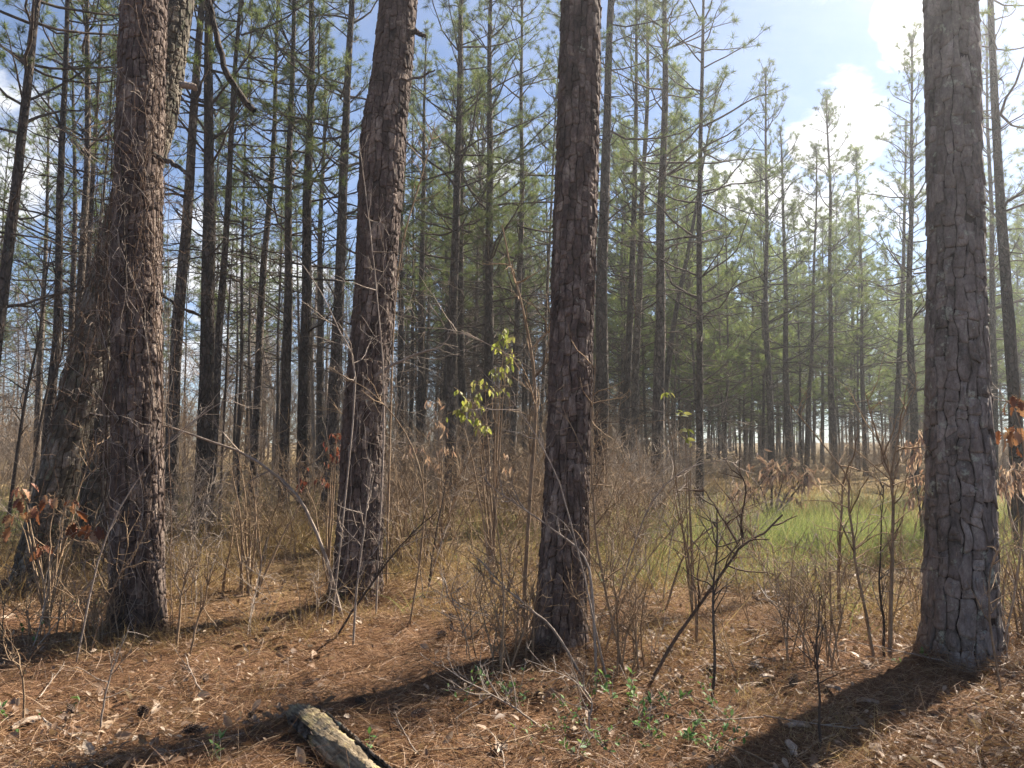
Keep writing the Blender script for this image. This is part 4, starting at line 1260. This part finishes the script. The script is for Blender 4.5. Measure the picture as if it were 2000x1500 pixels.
# ------------------------------------------------------------------ the floor: log, cones, chips
def build_log():
    rng = np.random.default_rng(8)
    a, b = gp(590, 1424), gp(835, 1650)
    ax = b - a
    L = np.linalg.norm(ax)
    ax = ax / L
    r = 0.072
    o = thing('rotten_log', 'pale rotten log with yellow decayed wood lying at the bottom edge', 'log', a)
    K, S = 70, 36
    t = np.linspace(0, L, K)
    th = np.arange(S) * 2 * PI / S
    T_, TH = np.meshgrid(t, th, indexing='ij')
    rr = r * (1 + 0.08 * np.sin(3 * TH + 4 * T_) + 0.05 * np.sin(7 * TH - 9 * T_) + 0.06 * np.sin(13 * T_ + 2 * np.cos(TH)))
    rr += rng.normal(0, 0.004, rr.shape)
    groove = np.sin(11 * TH + 2.5 * np.sin(3.0 * T_ + 2 * TH))
    rr -= 0.007 * np.clip(groove, 0, 1)
    jag = np.interp((th * 3) % (2 * PI), np.linspace(0, 2 * PI, 14), rng.uniform(-0.10, 0.05, 14))
    side = np.cross(ax, [0, 0, 1.0])
    side /= np.linalg.norm(side)
    upv = np.cross(side, ax)
    T2 = T_ + jag[None] * np.exp(-T_ / 0.06)
    V = ax * T2[..., None] + side * (rr * np.cos(TH))[..., None] + upv * (rr * np.sin(TH))[..., None] + np.array([0, 0, r * 0.75])
    idx = np.arange(K * S).reshape(K, S)
    q = np.stack([idx[:-1], np.roll(idx[:-1], -1, 1), np.roll(idx[1:], -1, 1), idx[1:]], -1).reshape(-1, 4)
    mb = MB().add(V.reshape(-1, 3), q)
    cap = np.vstack([V[0], [ax * 0.05 + np.array([0, 0, r * 0.75])]])
    k = np.arange(S)
    mb.add(cap, np.stack([(k + 1) % S, k, np.full(S, S)], -1), smooth=False)
    m, t_ = new_mat('rotten_wood')
    co = t_.n('ShaderNodeTexCoord').outputs['Object']
    rot = t_.n('ShaderNodeVectorRotate', {'Vector': co, 'Angle': math.atan2(ax[1], ax[0])}, rotation_type='Z_AXIS', invert=True).outputs[0]
    st = t_.n('ShaderNodeVectorMath', {0: rot, 1: (5, 55, 55)}, operation='MULTIPLY').outputs[0]
    g1 = t_.n('ShaderNodeTexNoise', {'Vector': st, 'Scale': 1.0, 'Detail': 6.0, 'Roughness': 0.6}).outputs[0]
    p1 = t_.n('ShaderNodeTexNoise', {'Vector': co, 'Scale': 9.0, 'Detail': 6.0, 'Roughness': 0.65}).outputs[0]
    wood = t_.ramp(g1, [(0.3, (0.05, 0.036, 0.024)), (0.48, (0.17, 0.130, 0.085)), (0.68, (0.33, 0.27, 0.185))])
    yel = t_.ramp(g1, [(0.3, (0.15, 0.11, 0.050)), (0.6, (0.40, 0.33, 0.17))])
    col = t_.mix(t_.ramp(p1, [(0.49, (0, 0, 0)), (0.62, (1, 1, 1))]), wood, yel)
    bp = t_.n('ShaderNodeBump', {'Height': t_.m('ADD', g1, p1), 'Strength': 1.0, 'Distance': 0.012}).outputs[0]
    principled(t_, col, 0.9, bp, 0.15)
    mb.build('wood', m, o)
    # curled strips of bark left on the flank
    for j, (t0, t1, a0, a1) in enumerate(((0.10, 0.55, 2.3, 3.3), (0.05, 0.3, 0.2, 0.7), (0.6, 1.0, 1.9, 2.9))):
        tt, aa = np.meshgrid(np.linspace(t0, t1, 16), np.linspace(a0, a1, 8), indexing='ij')
        e = rng.normal(0, 0.015, tt.shape)
        rr = r + 0.014 + 0.012 * ((aa - (a0 + a1) / 2) / (a1 - a0)) ** 2 * 4 + rng.normal(0, 0.003, tt.shape)
        ed = rng.uniform(-0.05, 0.05, (1, 8))
        V = ax * (tt + ed + e)[..., None] + side * (rr * np.cos(aa))[..., None] + upv * (rr * np.sin(aa))[..., None] + np.array([0, 0, r * 0.75])
        V2 = ax * (tt + ed + e)[..., None] + side * ((rr - 0.012) * np.cos(aa))[..., None] + upv * ((rr - 0.012) * np.sin(aa))[..., None] + np.array([0, 0, r * 0.75])
        idx = np.arange(16 * 8).reshape(16, 8)
        q = np.stack([idx[:-1, :-1], idx[:-1, 1:], idx[1:, 1:], idx[1:, :-1]], -1).reshape(-1, 4)
        bo = np.concatenate([idx[0, :], idx[1:, -1], idx[-1, -2::-1], idx[-2:0:-1, 0]])
        nb = np.roll(bo, -1)
        mb2 = MB().add(np.vstack([V.reshape(-1, 3), V2.reshape(-1, 3)]), np.vstack([q, q[:, ::-1] + 128, np.stack([bo, bo + 128, nb + 128, nb], -1)]))
        mb2.build('bark_strip', M['bark_far'], o)


build_log()


def cone_mesh(seed):
    rng = np.random.default_rng(seed)
    mb = MB()
    core = tubes(np.stack([np.zeros(8), np.zeros(8), np.linspace(0, 0.085, 8)], -1)[None], np.array([[0.008, 0.016, 0.019, 0.018, 0.015, 0.011, 0.007, 0.002]]), 8)
    mb.add(*core)
    n = 62
    for i in range(n):
        f = i / n
        z = 0.006 + 0.078 * f
        a = i * 2.39996
        rad = 0.034 * math.sin(PI * (0.16 + 0.80 * f)) ** 0.8
        ou = np.array([math.cos(a), math.sin(a), 0])
        sd = np.array([-math.sin(a), math.cos(a), 0])
        wv = 0.008 * (1 - 0.4 * f)
        p0 = ou * 0.010 + [0, 0, z]
        p1 = ou * rad + [0, 0, z + 0.010 + 0.012 * f]
        tip = ou * (rad + 0.004) + [0, 0, z + 0.006 + 0.012 * f]
        V = np.array([p0 - sd * wv * 0.5, p0 + sd * wv * 0.5, p1 + sd * wv, p1 - sd * wv, tip, p0 - [0, 0, 0.004]])
        mb.add(V, np.array([[0, 1, 2], [0, 2, 3], [3, 2, 4], [5, 3, 4], [5, 4, 2], [5, 2, 1], [5, 0, 3]]), smooth=False)
    return mb.mesh('pine_cone', M['cone'])


CONES = [cone_mesh(1), cone_mesh(2)]
cones = [
    ((355, 1442), 'pine cone lying flat at lower left, left one of a close pair'), ((400, 1438), 'pine cone lying flat at lower left, right one of a close pair'),
    ((278, 1408), 'pine cone on bright straw left of the close pair'), ((142, 1402), 'dark pine cone in the lower left corner, above the tiny sprig'),
    ((400, 1338), 'upright pine cone halfway between vine tree and log'), ((590, 1346), 'pine cone on the straw behind the broken log end'),
    ((488, 1402), 'pine cone just left of the broken log end'), ((640, 1408), 'pine cone hugging the right flank of the log'),
    ((446, 1225), 'pine cone in the shadow stripe of the bulging pine'), ((714, 1385), 'dark pine cone right of the log, left of three'),
    ((772, 1395), 'dark pine cone right of the log, middle of three'), ((802, 1408), 'dark pine cone right of the log, right of three'),
    ((878, 1207), 'pine cone on the straw clearing, farther one of two'), ((853, 1248), 'pine cone on the straw clearing, nearer one of two'),
    ((1312, 1281), 'pine cone left of the slanting forked branch foot'), ((1400, 1308), 'pine cone right of the straight dark sapling'),
    ((1545, 1352), 'pine cone right of the bark lump at lower right'), ((1740, 1398), 'pine cone in the shadow in front of the thickest pine'),
    ((1558, 1172), 'pine cone at the edge of the straw below the green grass'), ((1455, 1238), 'pine cone among dead leaves below the green grass'),
    ((520, 1240), 'pine cone beside the shadow stripe, left of the bulging pine foot'),
]
rng = np.random.default_rng(17)
for (px, py), lb in cones:
    g = gp(px, py)
    o = link('pine_cone', CONES[int(rng.integers(2))], None, (g[0], g[1], g[2] + 0.030))
    o.rotation_euler = (PI / 2 + rng.normal(0, 0.35), rng.uniform(0, 6), rng.uniform(0, 6.28))
    s = rng.uniform(0.62, 0.85)
    o.scale = (s, s, s * 1.25)
    tag(o, lb, 'pine cone')


def chip_mesh(seed, L, W):
    rng = np.random.default_rng(seed)
    n = 9
    x = np.linspace(-0.5, 0.5, n) * L
    hw = W / 2 * (0.35 + 0.65 * np.sin(np.linspace(0.25, PI - 0.25, n))) * rng.uniform(0.75, 1.2, n)
    z = 0.02 * np.cos(np.linspace(-1.3, 1.3, n)) + rng.normal(0, 0.002, n)
    top = np.concatenate([np.stack([x, hw, z], -1), np.stack([x, hw * 0 + rng.normal(0, 0.004, n), z + 0.010], -1), np.stack([x, -hw, z], -1)])
    V = np.vstack([top, top - [0, 0, 0.007]])
    k = np.arange(n - 1)
    m = 3 * n
    q = []
    for r in (0, 1):
        q.append(np.stack([k + r * n, k + 1 + r * n, k + 1 + (r + 1) * n, k + (r + 1) * n], -1)[:, ::-1])
        q.append(np.stack([k + r * n, k + 1 + r * n, k + 1 + (r + 1) * n, k + (r + 1) * n], -1) + m)
    q.append(np.stack([k, k + 1, k + 1 + m, k + m], -1))
    q.append(np.stack([k + 2 * n + 1, k + 2 * n, k + 2 * n + m, k + 2 * n + 1 + m], -1))
    q.append(np.array([[0, n, n + m, m], [n, 2 * n, 2 * n + m, n + m], [2 * n - 1, n - 1, n - 1 + m, 2 * n - 1 + m], [3 * n - 1, 2 * n - 1, 2 * n - 1 + m, 3 * n - 1 + m]]))
    return MB().add(V, np.vstack(q), smooth=False).mesh('bark_chip', M['chip'])


CHIPS = [chip_mesh(k, L, W) for k, (L, W) in enumerate(((0.16, 0.055), (0.12, 0.06), (0.20, 0.05)))]
chips = [
    ((1692, 1304), 'long pale bark chip on the straw left of the thickest pine'), ((1500, 1330), 'brown bark lump beside the straight dark sapling'),
    ((1625, 1352), 'pale bark chip in the shade right of the brown lump'), ((1560, 1425), 'pale bark chip near the straight thin shoot'),
    ((1695, 1378), 'small whitish bark chip in the shadow of the thickest pine'), ((1328, 1334), 'whitish bark chip at the foot of the slanting forked branch'),
    ((1545, 1468), 'whitish bark chip at the bottom, left of the thin shoot foot'), ((1710, 1472), 'whitish bark chip at the bottom, right of the thin shoot'),
    ((1940, 1315), 'bark chip at the right foot of the thickest pine'), ((1905, 1412), 'bark chip right of the green seedling tuft'),
    ((1475, 1305), 'slim bark chip left of the brown lump'), ((1800, 1440), 'bark chip at the bottom right between shadow and edge'),
    ((50, 1418), 'grey bark chip in the lower left corner'), ((980, 1470), 'pale bark chip at the bottom centre under the twigs'),
]
for i, ((px, py), lb) in enumerate(chips):
    g = gp(px, py)
    o = link('bark_chip', CHIPS[i % 3], None, (g[0], g[1], g[2] + 0.015))
    o.rotation_euler = (rng.normal(0, 0.2), rng.normal(0, 0.15), rng.uniform(0, 3.14))
    tag(o, lb, 'bark chip')


STICKS = []
for k in range(4):
    rg = np.random.default_rng(370 + k)
    P = curves(rg, np.array([[-0.3, 0, 0.012]]), np.array([[1.0, 0.1, 0.02]]), np.array([rg.uniform(0.4, 0.8)]), 10, 0.10, 0.0)
    P[..., 2] = 0.012 + 0.3 * np.abs(P[..., 2] - 0.012)
    a, b = twiggy(P, 0.006, 0.003, rg, 4, 0.22, 1, spread=0.5)
    mb = MB()
    mb.merge(a)
    mb.merge(b)
    STICKS.append(mb.mesh('fallen_stick', M['twig_brown' if k % 2 else 'twig_pale']))
for lb, grp, (xa, xb), n in (('thin fallen stick lying on the straw left of the log', 'fallen sticks left of the log', (20, 560), 9),
                             ('thin fallen stick lying on the straw between log and slanting branch', 'fallen sticks right of the log', (760, 1260), 11),
                             ('thin fallen stick lying on the straw right of the slanting branch', 'fallen sticks right of the slanting branch', (1330, 1980), 14)):
    for _ in range(n):
        g = gp(rng.uniform(xa, xb), rng.uniform(1200, 1480))
        o = link('fallen_stick', STICKS[int(rng.integers(4))], None, (g[0], g[1], g[2] + 0.02), rng.uniform(0, 6.28), rng.uniform(0.6, 1.1))
        tag(o, lb, 'stick', grp)


# ------------------------------------------------------------------ straw, dead leaves and grass: stuff
def ribbons(rng, base, d, L, w, K=3, bend=0.15, up=0.0, taper=0.3):
    P = curves(rng, base, d, L, K, bend, up)
    T_ = norm(np.gradient(P, axis=1))
    sd = norm(np.cross(T_, rand_unit(rng, len(base))[:, None]))
    wd = (np.asarray(w).reshape(-1, 1) * np.linspace(1, taper, K))[..., None] / 2
    V = np.stack([P - sd * wd, P + sd * wd], 2)
    idx = np.arange(len(base) * K * 2).reshape(len(base), K, 2)
    q = np.stack([idx[:, :-1, 0], idx[:, :-1, 1], idx[:, 1:, 1], idx[:, 1:, 0]], -1).reshape(-1, 4)
    return V.reshape(-1, 3), q


def frustum_points(rng, n, ya, yb, power=1.0, xa=-60, xb=2060):
    """Ground points spread over what the view can see, denser near the camera."""
    u = rng.random(n)
    Y = ya * (yb / ya) ** (u ** power)
    x = (rng.uniform(xa, xb, n) - 1000) / FPX * Y
    return x, Y


rng = np.random.default_rng(101)
n = 90000
# needles fall in small bundles that share a direction
nb = n // 5
bx, by = frustum_points(rng, nb, 2.7, 14.0, 1.0, -250, 2250)
keep = np.ones(nb, bool)
x = np.repeat(bx, 5) + rng.normal(0, 0.035, n)
y = np.repeat(by, 5) + rng.normal(0, 0.035, n)
az = np.repeat(rng.uniform(0, 2 * PI, nb), 5) + rng.normal(0, 0.45, n)
mound = 0.018 + 0.026 * (np.sin(3.1 * x + 1.7 * y) * np.sin(2.3 * y - 1.1 * x) + 1)
z = gz(x, y) + mound * rng.random(n)
el = rng.normal(0.14, 0.30, n)
d = np.stack([np.cos(az) * np.cos(el), np.sin(az) * np.cos(el), np.sin(el)], -1)
# heaps against the feet of the near pines
hx, hy, hz = [], [], []
for key, (root, base_, cx_, cr_) in T.items():
    m_ = 1500
    aa = rng.uniform(0, 2 * PI, m_)
    dd = rng.exponential(0.10, m_)
    rr_ = float(cr_(0.05)) + 0.01 + dd
    hx.append(base_[0] + rr_ * np.cos(aa))
    hy.append(base_[1] + rr_ * np.sin(aa))
    hz.append(gz(hx[-1], hy[-1]) + 0.10 * np.exp(-dd / 0.09) * rng.random(m_) + 0.02)
hx, hy, hz = map(np.concatenate, (hx, hy, hz))
x, y, z = np.concatenate([x, hx]), np.concatenate([y, hy]), np.concatenate([z, hz])
n = len(x)
a2 = rng.uniform(0, 2 * PI, len(hx))
e2 = rng.normal(0.1, 0.45, len(hx))
d = np.vstack([d, np.stack([np.cos(a2) * np.cos(e2), np.sin(a2) * np.cos(e2), np.sin(e2)], -1)])
V, q = ribbons(rng, np.stack([x, y, z], -1), d, rng.uniform(0.10, 0.21, n), rng.uniform(0.0013, 0.0022, n) * (1 + y / 9), 3, 0.14, -0.10, 0.6)
o = MB().add(V, q, smooth=False).build('pine_straw', M['straw'])
o['kind'] = 'stuff'
o['label'] = 'fallen rust brown pine needles covering the ground'
o['category'] = 'pine straw'

lm = MB()
n = 21000
x, y = frustum_points(rng, n, 2.8, 16.0, 0.95, -150, 2150)
wt = (0.40 + 0.60 * (x / y > 0.15) + 0.25 * (x / y < -0.2)) * np.clip(0.55 + 0.5 * np.sin(2.3 * x + 1.1 * np.sin(1.9 * y)) + 0.45 * np.sin(2.9 * y - 1.3 * x), 0.08, 1)
k_ = rng.random(n) < wt
x, y = x[k_], y[k_]
n = len(x)
Ls = rng.uniform(0.018, 0.055, n) * rng.choice([1, 1, 1, 1.8], n)
az = rng.uniform(0, 2 * PI, n)
pit = rng.normal(0, 0.45, n)
rol = rng.normal(0, 0.6, n)
xa = np.stack([np.cos(az) * np.cos(pit), np.sin(az) * np.cos(pit), np.sin(pit)], -1)
ya_ = norm(np.cross(np.tile([0, 0, 1.0], (n, 1)), xa))
za = np.cross(xa, ya_)
ya2 = ya_ * np.cos(rol)[:, None] + za * np.sin(rol)[:, None]
za2 = np.cross(xa, ya2)
shape = np.array([[-0.5, 0, 0], [-0.2, 0.22, 0.07], [0.2, 0.20, 0.08], [0.5, 0, -0.08], [0.2, -0.2, 0.05], [-0.2, -0.23, 0.09], [0, 0, 0.0]])
loc = np.stack([x, y, gz(x, y) + 0.035 + 0.012 * rng.random(n)], -1)
V = loc[:, None] + Ls[:, None, None] * (shape[:, 0, None] * xa[:, None] + shape[:, 1, None] * ya2[:, None] + shape[:, 2, None] * za2[:, None])
F = np.array([[6, i, (i + 1) % 6] for i in range(6)])
o = lm.add(V.reshape(-1, 3), (F[None] + 7 * np.arange(n)[:, None, None]).reshape(-1, 3)).build('dead_leaves', M['litter'])
o['kind'] = 'stuff'
o['label'] = 'dry tan dead leaves strewn over the pine straw'
o['category'] = 'leaf litter'


def grass(name, label, cx, cy, sx, sy, n, hr, mat, seed, wid=0.004, lean=0.5, clump=7, patch=-0.3, ymin=6.0):
    rg = np.random.default_rng(seed)
    m = n // clump
    x = np.repeat(rg.normal(cx, sx, m), clump)
    y = np.repeat(rg.normal(cy, sy, m), clump)
    x = x + rg.normal(0, 0.05, len(x))
    y = y + rg.normal(0, 0.05, len(y))
    ok = (y > ymin) & (y < 30) & (np.sin(1.9 * x + 1.1 * y) + np.sin(2.6 * y - 1.4 * x + 1) + 0.8 * np.sin(4.1 * x + 2.0) > rg.normal(patch, 0.6, len(x)))
    x, y = x[ok], y[ok]
    N = len(x)
    d = norm(np.stack([rg.normal(0, lean, N), rg.normal(0, lean, N), np.ones(N)], -1))
    hgt = rg.uniform(*hr, N)
    return ribbons(rg, np.stack([x, y, gz(x, y) - 0.01], -1), d, hgt, np.full(N, wid), 4, 0.16, -0.12, 0.25)


gm = MB()
gm.add(*grass('', '', 4.4, 11.2, 0.85, 0.75, 16000, (0.25, 0.62), None, 1, 0.0045, 0.6, 9, -3))       # the bright mound
gm.add(*grass('', '', 6.0, 13.5, 3.2, 2.8, 30000, (0.15, 0.45), None, 2, 0.006, 0.55, 9, -0.1))
gm.add(*grass('', '', 2.6, 10.2, 1.3, 1.3, 9000, (0.12, 0.36), None, 3, 0.004, 0.7))
gm.add(*grass('', '', 3.6, 8.9, 1.5, 0.7, 6000, (0.10, 0.30), None, 7, 0.0035, 0.8, 10, 0.5))
gm.add(*grass('', '', -1.0, 12.4, 1.2, 1.2, 6000, (0.10, 0.30), None, 4, 0.005, 0.6))
gm.add(*grass('', '', -8.2, 13.5, 1.6, 1.6, 7000, (0.3, 0.8), None, 5, 0.006, 0.5))
gm.add(*grass('', '', 8.5, 11.0, 1.6, 2.0, 12000, (0.2, 0.5), None, 6, 0.0055, 0.5, 9, -0.3))
o = gm.build('grass', M['grass'])
o['kind'] = 'stuff'
o['label'] = 'bright green grass growing in the sunny opening'
o['category'] = 'grass'
dm = MB()
dm.add(*grass('', '', 0.0, 11.5, 4.5, 2.4, 20000, (0.12, 0.50), None, 11, 0.0045, 0.7))
dm.add(*grass('', '', -4.5, 10.0, 2.2, 1.8, 16000, (0.15, 0.75), None, 12, 0.004, 0.55))
dm.add(*grass('', '', 6.0, 13.5, 3.0, 2.8, 20000, (0.15, 0.5), None, 18, 0.005, 0.7, 6, 0.0))
dm.add(*grass('', '', 2.1, 4.7, 0.9, 0.7, 3600, (0.06, 0.22), None, 19, 0.0025, 1.1, 14, 0.2, 3.3))
dm.add(*grass('', '', 2.4, 6.6, 1.6, 0.8, 6000, (0.08, 0.30), None, 20, 0.003, 0.9, 10, 0.0, 4.5))
dm.add(*grass('', '', 4.0, 9.2, 2.6, 1.4, 14000, (0.10, 0.40), None, 13, 0.004, 0.8))
dm.add(*grass('', '', 0.5, 18.0, 7.0, 4.0, 16000, (0.25, 0.9), None, 14, 0.008, 0.45))
dm.add(*grass('', '', 0.0, 7.4, 3.2, 0.8, 9000, (0.08, 0.30), None, 15, 0.003, 0.9, 4))
dm.add(*grass('', '', 1.2, 5.0, 1.6, 0.6, 3200, (0.06, 0.24), None, 16, 0.0025, 1.1, 12, 0.6, 3.6))
dm.add(*grass('', '', -2.6, 6.0, 1.2, 0.5, 3000, (0.06, 0.28), None, 17, 0.0025, 1.0, 12, 0.4, 3.6))
o = dm.build('dry_grass', M['dry_grass'])
o['kind'] = 'stuff'
o['label'] = 'dry tan grass and weeds under the pines'
o['category'] = 'grass'

# far wood closing the view, one mass
fw = MB()
rng = np.random.default_rng(202)
far_mb, _ = make_crown(61, 13.0, 0.08, 0.05, 2.8, needles=7, nl=0.52, nw=0.075, tuft_gap=0.95, whorl=0.8, per=2.6)
far_bole = make_bole(62, 13.0, 0.12, 6, 8)
for k in range(80):
    Y = rng.uniform(64, 110)
    xx = rng.uniform(-0.80, 0.80) * Y
    s = rng.uniform(0.8, 1.15)
    a = rng.uniform(0, 6.28)
    Mx = np.eye(4)
    Mx[:2, :2] = s * np.array([[math.cos(a), -math.sin(a)], [math.sin(a), math.cos(a)]])
    Mx[2, 2] = s * rng.uniform(0.8, 1.05)
    Mx[:3, 3] = (xx, Y, float(gz(xx, Y)))
    fw.merge(far_mb, Mx)
    fw.merge(far_bole, Mx)
o = fw.build('far_forest', [M['twig_dark'], M['needle']])
o['kind'] = 'stuff'
o['label'] = 'far pine forest closing the view'
o['category'] = 'forest'

# ------------------------------------------------------------------ haze: the sunlit air of the wood
hz_m, t = new_mat('haze')
pv = t.n('ShaderNodeVolumePrincipled', {'Color': (0.93, 0.96, 1.0, 1), 'Density': 0.0024, 'Anisotropy': 0.78})
t.n('ShaderNodeOutputMaterial', {'Volume': pv.outputs[0]})
x0, x1, y0, y1, z0, z1 = -200, 200, -45, 200, -1.6, 24
V = np.array([(x, y, z) for z in (z0, z1) for x, y in ((x0, y0), (x1, y0), (x1, y1), (x0, y1))])
F = np.array([[3, 2, 1, 0], [4, 5, 6, 7], [0, 1, 5, 4], [1, 2, 6, 5], [2, 3, 7, 6], [3, 0, 4, 7]])
o = MB().add(V, F, smooth=False).build('haze', hz_m)
o['kind'] = 'stuff'
o['label'] = 'thin bright haze in the air of the wood'
o['category'] = 'haze'
tris = sum(len(m.loop_triangles) if m.calc_loop_triangles() is None else 0 for m in bpy.data.meshes)
print('unique tris', tris, 'objects', len(bpy.data.objects))
